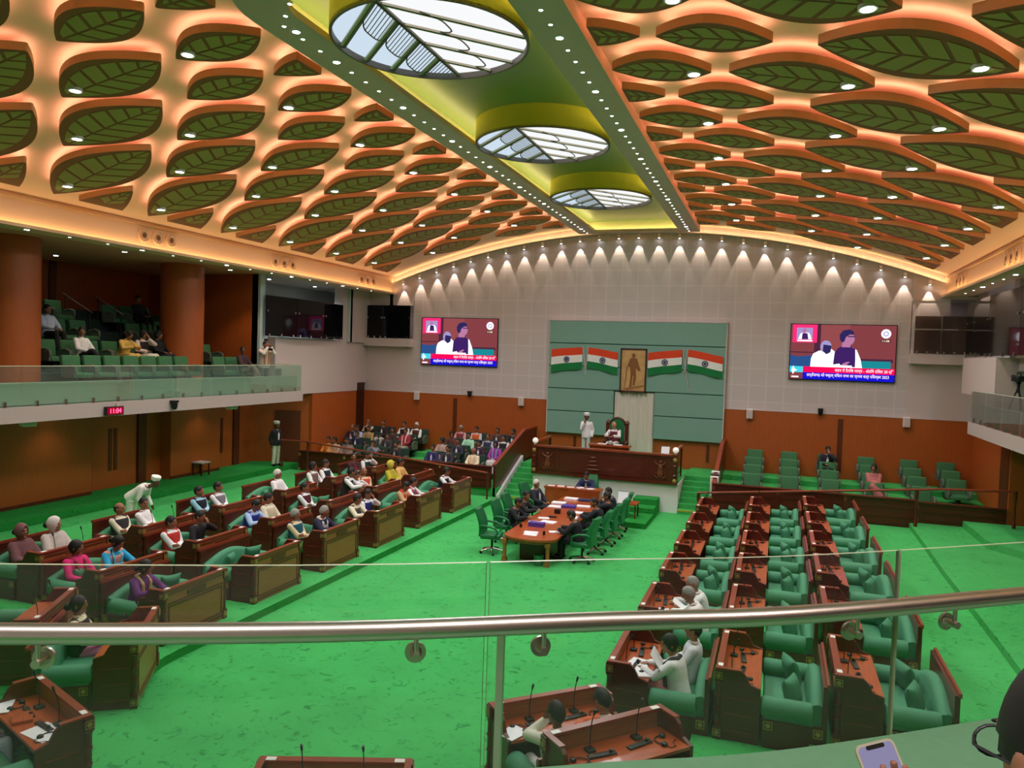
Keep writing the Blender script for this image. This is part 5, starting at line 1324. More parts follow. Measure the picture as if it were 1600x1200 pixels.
# folded striped cloths over the end of the right gallery cheek
for i, (c, y) in enumerate((((236, 232, 228), 25.55), ((84, 66, 66), 25.75), ((230, 228, 226), 25.95))):
    mb = MB(); z = 1.24 + (y - 25.2) * .306 + .06
    mb.rbox(3.42, 3.50, y - .09, y + .09, z - .62, z + .03, .02); mb.rbox(3.42, 3.66, y - .09, y + .09, z, z + .035, .015); mb.rbox(3.63, 3.68, y - .09, y + .09, z - .3, z + .03, .015)
    tag(mb.obj('folded_cloth', cl(c), smooth=60), ('white folded cloth hanging nearest over the right gallery cheek', 'dark brown folded cloth between two white ones on the gallery cheek', 'white folded cloth hanging farthest over the right gallery cheek')[i], 'cloth', 'cloths on the gallery cheek')
# ------------------------------------------------------------------ long table of the officers
TX0, TX1, TY0, TY1, TZ = -1.0, .38, 17.65, 23.7, .68
g = thing('officers_table', 'long orange-wood table with rounded near end in the well', 'table', (-.31, 20.5, 0))
o = Vector((-.31, 20.5, 0)); mb = MB()
arc = [(-.31 + .69 * sin(t), TY0 + .42 - .42 * cos(t)) for t in [(-.5 + i / 14) * pi for i in range(15)]]
pts = [Vector((x, y, TZ - .05)) - o for x, y in [(TX0, TY1)] + arc + [(TX1, TY1)]]; mb.prism(pts, (0, 0, .05)); mb.obj('tabletop', M['wood_top'], g)
mb = MB(); inner = [Vector((-.31 + (p.x) * .93, 20.5 + p.y * .985, TZ - .12)) - o for p in pts]; mb.prism(inner, (0, 0, .07)); mb.obj('apron', M['wood_front'], g)
mb = MB(); mb.box(-.36, .36, -2.2, 3.0, 0, TZ - .1); mb.obj('pedestal', M['wood_end'], g)
for x, y in ((-.62, -2.62), (.50, -2.62), (-.6, 3.0), (.6, 3.0)):
    mb = MB(); mb.box(x - .06, x + .06, y - .06, y + .06, 0, .12); mb.box(x - .06, x + .06, y - .06, y + .06, TZ - .2, TZ - .1); mb.lathe([(.045, .12), (.06, .15), (.045, .18), (.05, .3), (.045, .4), (.06, .45), (.045, .48)], (x, y, 0), 12); mb.obj('leg', mat('golden_leg', (160, 104, 50), .35), g, smooth=40)
def table_item(kind, x, y, rz, label, cat, w=.21, l=.3, h=.01, m=None, grp='papers on the long table'):
    mb = MB(); mb.box(-w / 2, w / 2, -l / 2, l / 2, 0, h); tag(mb.obj(kind, m or M['paper'], loc=(x, y, TZ), rotz=rz), label, cat, grp)
PUR = mat('purple_card', (84, 58, 156), .6)
for i, (x, y, r, w, l, h, lb) in enumerate(((-.42, 18.42, .1, .36, .22, .006, 'white sheet lying at the rounded near end of the long table'), (-.36, 18.18, -.05, .34, .2, .006, 'white sheet overlapping another at the near table end'), (.12, 18.75, .3, .3, .2, .006, 'white sheet in front of the nearest dark-suited officer'),
        (-.70, 19.55, .2, .3, .22, .02, 'white papers before the first officer on the left side'), (-.35, 19.75, -.1, .42, .3, .02, 'spread of white papers in the middle of the table'), (-.62, 20.2, .3, .3, .22, .01, 'white papers beside the black box'), (.12, 20.6, .1, .26, .3, .03, 'stack of white papers on the right side of the table'),
        (.1, 21.3, -.1, .26, .3, .03, 'farther stack of white papers on the right side of the table'), (-.78, 21.9, .05, .4, .3, .02, 'white papers before the old officer on the left side'), (-.8, 22.4, .05, .42, .32, .05, 'thick pile of white papers with a red edge'), (-.62, 23.2, 0, .42, .3, .06, 'thick white book pile at the far table end'), (.0, 22.3, .1, .4, .26, .03, 'white ledger near the far right officers'))):
    table_item('paper_stack', x, y, r, lb, 'papers', w, l, h)
table_item('purple_box', -.5, 19.15, .05, 'purple folded brochure box standing nearest on the long table', 'box', .42, .2, .11, PUR); table_item('purple_box', -.38, 22.0, .1, 'flat purple-edged box in the far middle of the long table', 'box', .42, .3, .07, PUR)
table_item('blue_file', -.18, 23.25, .1, 'dark blue file at the far end of the long table', 'file', .4, .28, .05, mat('file_navy', (52, 54, 96), .6)); table_item('black_box', -.45, 21.0, .0, 'small black box in the middle of the long table', 'box', .16, .14, .12, M['black']); table_item('black_tablet', -.44, 20.45, .1, 'black tablet lying in the middle of the long table', 'tablet', .24, .18, .02, M['black'])
for x, y, lb in ((-.84, 18.85, 'small black cup on the left edge of the long table'), (-.04, 18.3, 'small black cup near the rounded end of the long table')):
    mb = MB(); mb.lathe([(.025, 0), (.035, .02), (.035, .09), (.03, .09), (.028, .02)], n=12); tag(mb.obj('black_cup', M['black'], loc=(x, y, TZ), smooth=40), lb, 'cup', 'cups on the long table')
mb = MB(); mb.lathe([(.10, 0), (.13, .26), (.12, .26), (.09, .02)], n=14); tag(mb.obj('waste_bin', mat('bin_green', (40, 120, 70), .5), loc=(-.05, 17.95, 0), smooth=40), 'small green waste bin under the near end of the long table', 'bin')
# clerk counter across the far end
g = thing('clerk_counter', 'orange-wood clerk counter across the far end of the long table', 'counter', (-.85, 24.35, 0))
mb = MB(); mb.box(-.95, .95, -.25, .25, .82, .88); mb.obj('worktop', M['wood_top'], g)
mb = MB(); mb.box(-.92, .92, -.24, -.19, 0, .82); mb.box(-.92, -.87, -.2, .22, 0, .82); mb.box(.87, .92, -.2, .22, 0, .82); mb.obj('front_board', M['wood_top'], g)
for i in range(5):
    mb = MB(); mb.box(-.12, .12, -.09, .09, 0, .015 + .01 * (i % 2)); tag(mb.obj('paper_stack', M['paper'], loc=(-1.6 + .33 * i, 24.3, .88), rotz=.2 * i), f'white papers on the clerk counter, {ordn(i + 1)} pile from its left end', 'papers', 'papers on the clerk counter')
g = thing('small_table', 'small orange-wood table on the green platform beside the officers', 'table', (1.05, 24.0, .17))
mb = MB(); mb.box(-.3, .3, -.3, .3, .42, .46); mb.obj('tabletop', M['wood_top'], g)
for a in (-1, 1):
    for b in (-1, 1): mb = MB(); mb.box(a * .26 - .02, a * .26 + .02, b * .26 - .02, b * .26 + .02, 0, .42); mb.obj('leg', M['wood'], g)
g = thing('desk_calendar', 'white tent-shaped calendar on a brown stand beside the officers', 'calendar', (.9, 23.9, .63))
mb = MB(); mb.prism([(-.16, -.14, 0), (.16, -.14, 0), (.16, 0, .36), (-.16, 0, .36)], (0, .012, 0)); mb.obj('front_leaf', M['paper'], g)
mb = MB(); mb.prism([(-.16, .14, 0), (.16, .14, 0), (.16, 0, .36), (-.16, 0, .36)], (0, -.012, 0)); mb.obj('rear_leaf', M['wood'], g)
for i, (x, y, r, lb) in enumerate(((-1.52, 18.55, -pi / 2 + .15, 'empty green swivel chair at the near left corner of the long table'), (-1.55, 19.75, -pi / 2, 'green swivel chair of the first officer on the left side'), (-1.6, 20.75, -pi / 2, 'green swivel chair of the second officer on the left side'), (-1.75, 22.75, -pi / 2 - .2, 'green swivel chair of the reclining officer'),
        (.85, 18.75, pi / 2 - .1, 'green swivel chair of the nearest dark-suited officer'), (.95, 19.75, pi / 2, 'empty green swivel chair, second on the right side of the table'), (1.0, 20.75, pi / 2, 'green swivel chair, third on the right side of the table'), (1.02, 21.7, pi / 2, 'green swivel chair, fourth on the right side of the table'), (.98, 22.65, pi / 2 + .1, 'green swivel chair, farthest on the right side of the table'), (-.55, 25.2, pi, 'green swivel chair of the clerk in front of the dais'))):
    put_swivel((x, y, 0), r, lb)
# stool by the left wall
g = thing('wooden_stool', 'small wooden stool with pale top against the left wall', 'stool', (-13.45, 21.4, .65)); mb = MB(); mb.rbox(-.22, .22, -.22, .22, .42, .47, .015); mb.obj('seat', M['offwhite'], g)
for a in (-1, 1):
    for b in (-1, 1): mb = MB(); mb.box(a * .18 - .02, a * .18 + .02, b * .18 - .02, b * .18 + .02, 0, .42); mb.obj('leg', M['wood'], g)
# ================================================================== balcony balustrades and booths
def balustrade(name, label, p0, p1, zb, zt, npan, m, rail=False):
    a, b = Vector(p0), Vector(p1); d = (b - a); L = d.length; d /= L; nn = Vector((-d.y, d.x, 0)); o = Vector((a.x, a.y, 0))
    g = thing(name, label, 'balustrade', o)
    for i in range(npan):
        q0 = a + d * (L * i / npan + .012) - o; q1 = a + d * (L * (i + 1) / npan - .012) - o
        mb = MB(); mb.prism([q0 + Vector((0, 0, zb)) - nn * .007, q1 + Vector((0, 0, zb)) - nn * .007, q1 + Vector((0, 0, zb)) + nn * .007, q0 + Vector((0, 0, zb)) + nn * .007], (0, 0, zt - zb)); mb.obj('pane', m, g)
        for t in (.25, .75):
            c = q0 + (q1 - q0) * t; mb = MB(); mb.box(c.x - .03, c.x + .03, c.y - .03, c.y + .03, zb - .03, zb + .13); mb.obj('clamp', M['chrome'], g)
    mb = MB(); mb.prism([a - o + Vector((0, 0, zt)) - nn * .012, b - o + Vector((0, 0, zt)) - nn * .012, b - o + Vector((0, 0, zt)) + nn * .012, a - o + Vector((0, 0, zt)) + nn * .012], (0, 0, .018)); mb.obj('edge_strip', M['glass_edge'], g)
    return g
balustrade('glass_balustrade', 'clear glass balustrade along the left balcony with paired clamps', (-10.82, 3.4, 0), (-10.82, 23.40, 0), 3.64, 4.56, 13, M['glass_green'])
balustrade('glass_balustrade', 'short glass return at the far end of the left balcony', (-10.84, 23.42, 0), (-11.95, 23.42, 0), 3.64, 4.56, 1, M['glass_green'])
balustrade('glass_balustrade', 'clear glass balustrade along the right balcony beside the tripod', (10.82, 25.95, 0), (10.82, 8, 0), 3.64, 4.56, 11, M['glass'])
balustrade('glass_balustrade', 'short glass return at the far end of the right balcony', (11.04, 25.97, 0), (10.84, 25.97, 0), 3.64, 4.56, 1, M['glass'])
def booth(label, pts, zb, zt, extra):
    o = Vector((*pts[0], 0)); g = thing('glass_booth', label, 'glass booth', o)
    for i in range(len(pts) - 1):
        a, b = Vector((*pts[i], 0)) - o, Vector((*pts[i + 1], 0)) - o; d = (b - a).normalized(); nn = Vector((-d.y, d.x, 0)) * .012
        a2, b2 = a + d * .01, b - d * .01; mb = MB(); mb.prism([a2 - nn + Vector((0, 0, zb)), b2 - nn + Vector((0, 0, zb)), b2 + nn + Vector((0, 0, zb)), a2 + nn + Vector((0, 0, zb))], (0, 0, zt - zb)); mb.obj('pane', M['tint'], g)
        for t, zz in ((.12, zb - .02), (.5, zb - .02), (.88, zb - .02), (.06, zb + (zt - zb) * .6), (.94, zb + (zt - zb) * .6)):
            c = a + (b - a) * t; mb = MB(); mb.box(c.x - .035, c.x + .035, c.y - .035, c.y + .035, zz, zz + (.1 if zz < zb else .06)); mb.obj('clamp', M['chrome'], g)
    return g
booth('black tinted glass booth front high on the left wall, larger one', [(-11.9, 22.7), (-11.78, 24.4), (-11.76, 26.2), (-11.9, 27.8)], 5.58, 7.02, 0)
booth('black tinted glass booth front in the left corner beside the screen', [(-11.85, 29.72), (-11.05, 29.68), (-9.72, 29.68)], 5.74, 7.16, 0)
booth('black tinted glass booth front high on the right wall', [(11.10, 28.35), (11.08, 27.4), (11.06, 25.4), (11.10, 22.5), (11.3, 18.5)], 5.60, 7.35, 0)
M['brownglass'] = glass('brown_tinted_glass', (.42, .33, .30, 1), alpha=.10, spec=1.0)
g = booth('see-through brown glass booth front in the right corner beside the screen', [(9.78, 29.75), (10.62, 29.75), (11.45, 29.72)], 5.70, 7.0, 0)
for c in g.children:
    if c.name.startswith('pane'): c.material_slots[0].link = 'OBJECT'; c.material_slots[0].material = M['brownglass']
mb = MB(); mb.box(.02, 1.7, -.03, -.01, .62 + 5.9, .66 + 5.9); mb.obj('rail', M['steel'], g)
# --- our own balcony: kerb, glass front, round handrail
RAILP = [(2.2, .74), (3.0, 1.0), (3.66, 1.26), (4.34, 1.58), (4.92, 1.92), (5.39, 2.19), (6.04, 2.68), (6.6, 3.12), (7.2, 3.6)]
def smooth_path(P, n=6):
    out = []
    for i in range(len(P) - 1):
        p0, p1, p2, p3 = (Vector(P[max(0, min(len(P) - 1, i + k))]) for k in (-1, 0, 1, 2))
        for j in range(n):
            t = j / n; out.append(.5 * ((2 * p1) + (p2 - p0) * t + (2 * p0 - 5 * p1 + 4 * p2 - p3) * t * t + (3 * p1 - p0 - 3 * p2 + p3) * t ** 3))
    return out + [Vector(P[-1])]
RP = smooth_path(RAILP); RN = []
for i in range(len(RP)):
    t = (RP[min(i + 1, len(RP) - 1)] - RP[max(0, i - 1)]).normalized(); RN.append(Vector((t.y, -t.x)))      # points towards our side
def off(i, d, z): return (RP[i].x + RN[i].x * d, RP[i].y + RN[i].y * d, z)
def band(name, d0, d1, z0, z1, m):
    mb = MB(); n = len(RP); R = [[off(i, d0, z0), off(i, d1, z0), off(i, d1, z1), off(i, d0, z1)] for i in range(n)]
    for i in range(n - 1):
        for k in range(4): mb.quad(R[i][k], R[i][(k + 1) % 4], R[i + 1][(k + 1) % 4], R[i + 1][k])
    mb.quad(*R[0]); mb.quad(*R[-1]); return mb.obj(name, m)
struct(band('wall_kerb_near', .015, .44, 3.2, 4.15, mat('kerb_green_carpet', (104, 150, 112), .9, noise=.04, scale=30)))
struct(band('floor_balcony_near', .0, 3.2, 3.2, 3.55, M['carpet_dark']))
g = thing('glass_balustrade', 'clear glass front of the near balcony under the round steel handrail', 'balustrade', (4.6, 1.7, 4.15)); o = Vector((4.6, 1.7, 4.15))
def pos_on(x):
    for i in range(len(RP) - 1):
        if RP[i].x <= x <= RP[i + 1].x:
            t = (x - RP[i].x) / (RP[i + 1].x - RP[i].x); return RP[i] + (RP[i + 1] - RP[i]) * t, RN[i]
for x0, x1 in ((2.3, 4.667), (4.675, 5.676), (5.684, 7.1)):
    n = 12; mb = MB(); P = [pos_on(x0 + (x1 - x0) * k / n) for k in range(n + 1)]; ed = MB()
    for k in range(n):
        (p, u), (q, w) = P[k], P[k + 1]
        for dd in (0, .01):
            a, b = p + u * dd, q + w * dd; mb.quad(Vector((a.x, a.y, 4.13)) - o, Vector((b.x, b.y, 4.13)) - o, Vector((b.x, b.y, 4.68)) - o, Vector((a.x, a.y, 4.68)) - o)
        a, b, c, d = p, q, q + w * .01, p + u * .01; ed.quad(*(Vector((v.x, v.y, 4.68)) - o for v in (a, b, c, d)))
    for p, u in (P[0], P[-1]): a, b = p, p + u * .01; ed.quad(*(Vector(v) - o for v in ((a.x, a.y, 4.13), (b.x, b.y, 4.13), (b.x, b.y, 4.68), (a.x, a.y, 4.68))))
    mb.obj('pane', M['glass'], g, recalc=False); ed.obj('pane_edge', M['glass_edge'], g, recalc=False)
g = thing('handrail', 'thick brushed-steel handrail curving across the near balcony glass', 'handrail', (4.6, 1.7, 4.53)); o = Vector((4.6, 1.7, 4.53))
mb = MB(); mb.tube([Vector(off(i, .045, 4.532)) - o for i in range(len(RP))], .0245, 24); mb.obj('tube', M['steel'], g, smooth=60)
for x in (3.76, 4.52, 4.79, 5.545, 5.82):
    p, u = pos_on(x); c = Vector((p.x, p.y, 4.465)); n3 = Vector((u.x, u.y, 0)); mb = MB()
    mb.cyl(c + n3 * .012, c + n3 * .020, .026, 18); mb.tube([c + n3 * .018, c + n3 * .03, c + n3 * .05], [.017, .012, .010], 12); mb.cyl(c + n3 * .045 + Vector((0, 0, -.006)), c + n3 * .045 + Vector((0, 0, .045)), .006, 10); mb.cyl(c + n3 * .045 - n3 * .012, c + n3 * .045 + n3 * .012, .0105, 12)
    mb.v = [tuple(Vector(v) - o) for v in mb.v]; mb.obj('bracket', M['steel'], g, smooth=40)
p, u = pos_on(4.70); mb = MB(); a = p + u * .03; mb.box(a.x - .009, a.x + .009, a.y - .006, a.y + .006, 4.15, 4.515); mb.v = [tuple(Vector(v) - o) for v in mb.v]; mb.obj('post', M['steel'], g)
# --- video camera on its tripod, right balcony
g = thing('video_camera', 'black video camera on a tripod on the right balcony', 'camera', (11.44, 23.7, 3.66), radians(150))
for k in range(3):
    a = 2 * pi * k / 3 + .4; mb = MB(); mb.tube([(0, 0, 1.12), (.17 * cos(a), .17 * sin(a), .6), (.28 * cos(a), .28 * sin(a), 0)], [.02, .016, .012], 6); mb.obj('leg', M['dark'], g)
mb = MB(); mb.cyl((0, 0, .95), (0, 0, 1.2), .035, 10); mb.ell((0, 0, 1.22), .06, .06, .05); mb.tube([(0, -.03, 1.22), (.1, -.25, 1.12), (.12, -.38, 1.05)], .012, 6); mb.obj('head', M['black'], g)
mb = MB(); mb.rbox(-.07, .07, -.2, .16, 1.25, 1.41, .02); mb.cyl((0, .14, 1.33), (0, .30, 1.33), .06, 14); mb.rbox(-.09, .09, .28, .33, 1.27, 1.39, .01); mb.obj('camera_body', M['black'], g)
mb = MB(); mb.tube([(0, -.14, 1.41), (0, -.12, 1.49), (0, .16, 1.5), (0, .2, 1.43)], .015, 6); mb.rbox(.07, .16, .0, .1, 1.36, 1.43, .01); mb.obj('handle', M['black'], g)
# --- stair rails and signs in the upper left gallery
for x, y, lb in ((-14.6, 17.9, 'short steel stair handrail in the upper left gallery, nearer one'), (-14.6, 19.1, 'short steel stair handrail in the upper left gallery, farther one')):
    g = thing('stair_rail', lb, 'handrail', (x, y, 4.9)); mb = MB(); mb.tube([(-1.2, 0, 1.75), (.0, 0, 1.15)], .022, 8); mb.obj('rail', M['steel'], g)
    for t in (-1.1, -.1): mb = MB(); mb.cyl((t, 0, 0 if t > -.5 else 1.0), (t, 0, 1.15 - t * .5), .018, 8); mb.obj('post', M['dark'], g)
# ================================================================== everyone in the hall
rnd = random.Random(11)
def seat(key, i, pose, label, turn=0, fwd=0, **kw):
    (p, rz) = SEATS[key][i]; q = local(p, rz, (0, fwd, 0))
    return person(pose, (q[0], q[1], q[2] - .035), rz + turn, label, group=kw.pop('group', 'members on the benches'), **kw)
W_, CRM, BLK, NVY, MRN = (238, 236, 238), (226, 214, 190), (30, 28, 32), (34, 38, 66), (92, 30, 36)
# left block (seat 0 = far, seat 1 = near)
seat('L3_0', 1, 'lap', 'woman wrapped over the head in a maroon patterned shawl, back left bench', .1, skirt=(90, 60, 60), shawl=(110, 70, 72), hood=(120, 80, 80), top=(110, 70, 72), hair='bun', fwd=.05)
seat('L3_0', 0, 'lap_left', 'woman with a pale grey and white shawl drawn over her head', 0, skirt=(196, 188, 184), shawl=(196, 184, 178), hood=(214, 208, 202), top=(190, 180, 176), hair='bun', fwd=.05)
seat('L2_0', 1, 'lap_left', 'woman in a bright pink sari with long dark hair, middle left bench', 0, skirt=(222, 36, 120), top=(222, 36, 120), stole=(150, 50, 60), hair='long')
seat('L2_0', 0, 'desk_down', 'woman in sky-blue and peach looking down at her desk', 0, skirt=(110, 190, 214), top=(36, 160, 206), vest=(236, 160, 140), stole=(120, 200, 222), hair='bun')
seat('L3_1', 1, 'crossed_left', 'balding man in a cream shirt and dark waistcoat rubbing his hands', 0, top=CRM, vest=(44, 42, 48), legs=(228, 224, 216), hair='bald')
seat('L3_1', 0, 'crossed_right', 'man all in white with glasses and folded hands, beside the bending usher', .2, top=W_, legs=W_, specs=True)
seat('L2_1', 1, 'crossed_left', 'man in a red waistcoat over white sleeves with folded arms', 0, top=W_, vest=(190, 48, 40), legs=(236, 234, 232), shoes=(200, 60, 50))
seat('L2_1', 0, 'chin', 'man in black holding a pen up to his face', .1, top=BLK, legs=BLK, coat=None)
seat('L3_2', 1, 'crossed_left', 'man in a light blue shirt and black waistcoat looking towards the dais', 0, top=(150, 200, 224), vest=(22, 24, 36), legs=(40, 40, 50))
seat('L3_2', 0, 'crossed_left', 'man in a grey waistcoat with his arms folded, next to the one in light blue', 0, top=W_, vest=(122, 116, 128), legs=(120, 116, 124))
seat('L1_0', 1, 'desk_left', 'woman in a purple blouse and beige sari, front left bench behind the glass', 0, skirt=(196, 164, 110), top=(96, 36, 110), stole=(206, 170, 120), hair='bun')
seat('L2_2', 1, 'desk_down', 'man in a bright blue waistcoat bent over his desk', 0, top=(170, 196, 236), vest=(40, 52, 150), legs=(200, 196, 196))
seat('L2_2', 0, 'lap_left', 'man in a cream tunic and trousers stretched out low in his seat', 0, top=CRM, vest=(214, 204, 176), legs=(214, 202, 176), hair='short', fwd=.1)
seat('L1_2', 1, 'crossed_left', 'grey-haired man in a teal waistcoat over a cream shirt, front left bench', 0, top=(232, 206, 170), vest=(16, 90, 104), legs=(222, 206, 176), hairm=HAIRG)
seat('L1_2', 0, 'desk_left', 'man in a navy shawl-coat and white scarf reading papers, front left bench', 0, coat=(34, 36, 66), top=(232, 222, 216), stole=(236, 228, 224), legs=(40, 40, 60), hairm=HAIRG, fwd=.1)
seat('L3_3', 0, 'lap_left', 'white-haired man in white sitting alone beside an empty cushion', 0, top=W_, legs=W_, hairm=HAIRW)
seat('L2_3', 1, 'crossed_left', 'man in a maroon waistcoat and white sleeves, arms folded, beside a cushion', 0, top=W_, vest=(84, 24, 36), legs=(70, 30, 40))
seat('L1_3', 1, 'desk_left', 'man in an olive waistcoat and cream sleeves leaning on his desk', 0, top=(234, 222, 198), vest=(92, 90, 66), legs=(220, 214, 200), hair='short')
seat('L1_3', 0, 'chin', 'man in a deep blue waistcoat with a hand to his face, front left bench', 0, top=W_, vest=(32, 44, 126), legs=W_)
seat('L3_4', 1, 'lap_left', 'bearded man in a brown-grey waistcoat with a red ledger before him', 0, top=W_, vest=(120, 96, 92), legs=(220, 216, 212), hair='long')
seat('L3_4', 0, 'lap_left', 'man in a dark teal waistcoat and white sleeves, back left bench', 0, top=W_, vest=(28, 44, 52), legs=W_)
seat('L2_4', 1, 'chin', 'man in a grey-brown waistcoat holding both hands before his face', -.2, top=W_, vest=(96, 86, 80), legs=W_)
seat('L3_5', 1, 'crossed_right', 'man in a dark maroon jacket with a crimson sleeve facing the balcony', -.5, coat=(64, 26, 32), top=(170, 20, 60), legs=(60, 30, 34), hair='thin')
seat('L3_5', 0, 'chin', 'man in a deep green waistcoat wiping his face with a red cloth', 0, top=W_, vest=(22, 58, 58), legs=W_)
seat('L2_5', 1, 'lap_left', 'woman in a yellow-green sari with her head covered', 0, skirt=(190, 180, 50), shawl=(196, 186, 50), hood=(206, 196, 70), top=(190, 170, 60), hair='bun')
seat('L2_5', 0, 'lap_left', 'man in a pale orange kurta leaning back, middle left bench', 0, top=(232, 186, 116), legs=(226, 190, 130), stole=(226, 180, 110))
seat('L1_4', 0, 'desk_left', 'man in a white shirt with a pink and red scarf, front left bench', 0, top=W_, stole=(216, 50, 84), vest=(120, 110, 120), legs=W_, fwd=.08)
seat('L1_4', 1, 'desk_down', 'man in a beige coat with a bright red scarf, front left bench', 0, coat=(196, 156, 116), top=(220, 190, 150), stole=(218, 40, 32), legs=(190, 150, 110), fwd=.12)
seat('L1_5', 0, 'desk_left', 'man in a navy waistcoat and white sleeves on the far front left bench', 0, top=W_, vest=(26, 34, 54), legs=(40, 44, 60), fwd=.1)
seat('L2_4', 0, 'crossed_right', 'man in an orange-red waistcoat and cream sleeves turned towards the balcony', -.5, top=(232, 206, 176), vest=(206, 88, 56), legs=(220, 200, 170), hair='bald')
q = local(*SEATS['L2_4'][1], (.50, .02, .14))
person('desk_left', q, SEATS['L2_4'][1][1] + .3, 'man in a black waistcoat and white sleeves perched on an armrest, gesturing to his neighbour', top=W_, vest=(40, 24, 30), legs=(50, 40, 40), group='members on the benches')
seat('F1', 0, 'lap', 'woman seen from behind with cream puffed sleeves and a pink skirt', 0, top=(236, 228, 190), vest=(40, 30, 36), skirt=(214, 120, 170), hair='bun')
seat('L2n', 1, 'lap_left', 'woman in a teal sequinned dress at the left picture edge', 0, top=(40, 90, 104), skirt=(60, 110, 120), shawl=(50, 96, 110), hair='long')
seat('LB', 0, 'lap', 'person in pale trousers seated at the desk with the brown folder', 0, top=(214, 206, 180), legs=(196, 204, 222), hair='short')
# right block
seat('RF1', 0, 'chin', 'man in a pale grey sweater holding his head, seen from behind', 0, top=(226, 222, 206), vest=(206, 202, 188), legs=(190, 190, 188), skin=SKIN_D)
seat('RF1', 1, 'desk_down', 'person bent forward under an orange shawl beside the man in grey', 0, top=W_, shawl=(206, 100, 60), skirt=(226, 222, 220), hair='short')
seat('R1_0', 0, 'desk_left', 'woman in white sleeves and a dark shawl reading papers, front right bench', -.2, top=(236, 236, 238), stole=(70, 66, 76), skirt=(140, 74, 70), hair='long', fwd=.05)
seat('R1_0', 1, 'lap', 'person in white with folded arms beyond the woman reading papers', 0, top=(226, 228, 236), legs=(216, 218, 226), hair='short', fwd=.0)
seat('R1_1', 0, 'desk_down', 'grey-haired man in white, nearer of two side by side on the front right bench', 0, top=W_, legs=W_, hair='thin', hairm=HAIRG)
seat('R1_1', 1, 'desk_down', 'grey-haired man in white, farther of two side by side on the front right bench', .1, top=(232, 236, 238), legs=W_, hair='thin', hairm=HAIRG)
# guard, ushers, attendant, presiding officer
person('stand', (-12.62, 24.45, .65), -1.75, 'guard in a black tailcoat, white cap and white trousers by the far left door', top=W_, coat=BLK, legs=(232, 226, 208), capm=(236, 232, 224), skin=SKIN_D, hair='short', scale=.97)
person('bend', (-9.72, 14.75, .45), -1.3, 'usher in white with a white cap bending down to a member', top=(238, 236, 230), legs=(236, 232, 224), capm=(240, 238, 232), skin=SKIN_D, scale=.97)
person('stand_chin', (-1.3, 27.75, 1.42), pi - .2, 'attendant in a white uniform and white cap standing beside the throne chair', top=(236, 236, 238), legs=(206, 214, 208), capm=(238, 236, 236), skin=SKIN_D, scale=.96)
person('desk_left', (-.25, 27.95, 1.56), pi - .15, 'officer in a dark red checked waistcoat presiding from the throne chair', top=W_, vest=(112, 40, 54), legs=(230, 228, 226), hair='bald', hairm=HAIRG, skin=SKIN_L)
# officers at the long table
OG = 'officers at the long table'
person('desk_down', (-.55, 25.05, .1), pi, 'clerk in a dark blue suit and tie seated behind the counter below the dais', coat=(38, 44, 84), top=W_, legs=(34, 38, 66), group=OG)
person('lap', (-1.62, 22.75, 0), -pi / 2 - .3, 'old white-haired officer leaning back in a dark suit, far left of the table', coat=(38, 38, 50), top=(220, 220, 224), legs=(40, 40, 50), hairm=HAIRW, group=OG)
person('desk_down', (-1.45, 19.75, 0), -pi / 2, 'first officer on the left side of the table, black suit, head bowed', coat=(24, 24, 30), top=W_, legs=BLK, group=OG)
person('desk_right', (-1.5, 20.75, 0), -pi / 2, 'second officer on the left side of the table, black suit, half hidden', coat=(28, 28, 34), top=W_, legs=BLK, group=OG)
person('desk_down', (.75, 18.8, 0), pi / 2, 'nearest officer in a black suit on the right side of the table, writing', coat=(24, 24, 30), top=W_, legs=BLK, group=OG)
person('desk_left', (.85, 20.7, 0), pi / 2, 'officer in a dark suit and white collar in the middle of the right table side', coat=(30, 30, 38), top=W_, legs=BLK, group=OG)
person('chin', (.9, 21.7, 0), pi / 2, 'officer in a black coat with a hand at his chin, right table side', coat=(20, 20, 26), top=W_, legs=BLK, group=OG)
person('desk_left', (.85, 22.6, 0), pi / 2 + .1, 'farthest officer on the right table side in a dark navy suit', coat=(34, 38, 60), top=W_, legs=BLK, group=OG)
# crowd of the left rear gallery: pixel of the head -> seat row and place
GC = 'visitors in the left rear gallery'
def gal(x, row, pose, label, **kw):
    y = GY[row]; z = GZL[row]
    put_chair((x, y + .1, z), pi, 'armchair of the ' + ' '.join(label.split()[:12]), 'armchairs of the left gallery', mat('seat_dark', (34, 62, 48), .8))
    person(pose, (x, y - .02, z + (-.03)), pi + kw.pop('turn', 0), label, group=GC, scale=.96, **kw)
gal(-11.6, 0, 'lap', 'dark-haired visitor in an orange shirt low behind the parapet', top=(222, 140, 52), legs=(120, 90, 60))
gal(-11.6, 2, 'lap', 'bald visitor in a dark suit at the left end of the gallery', coat=(40, 34, 50), top=(206, 150, 150), legs=BLK, hair='bald')
gal(-11.35, 2, 'lap_right', 'visitor in a light blue shirt, left part of the gallery', top=(180, 200, 230), legs=(60, 60, 80))
gal(-10.83, 1, 'lap', 'visitor in a navy suit and white shirt in front of the light blue shirt', coat=(24, 30, 62), top=W_, legs=(26, 30, 50))
gal(-10.81, 2, 'lap', 'visitor in a khaki sweater below the dark brown waistcoat', top=(170, 142, 96), legs=(80, 62, 46))
gal(-11.27, 3, 'chin', 'visitor in a dark brown waistcoat and white sleeves on the top row by the door', top=(222, 208, 180), vest=(74, 34, 28), legs=(60, 40, 36), hair='bald')
gal(-10.60, 3, 'lap', 'visitor in an open black jacket with a badge, top row', coat=(40, 30, 30), top=W_, legs=(220, 214, 210), hair='thin')
gal(-9.59, 3, 'lap', 'visitor in a black waistcoat and white sleeves, top row, looking up', top=W_, vest=(40, 28, 26), legs=BLK)
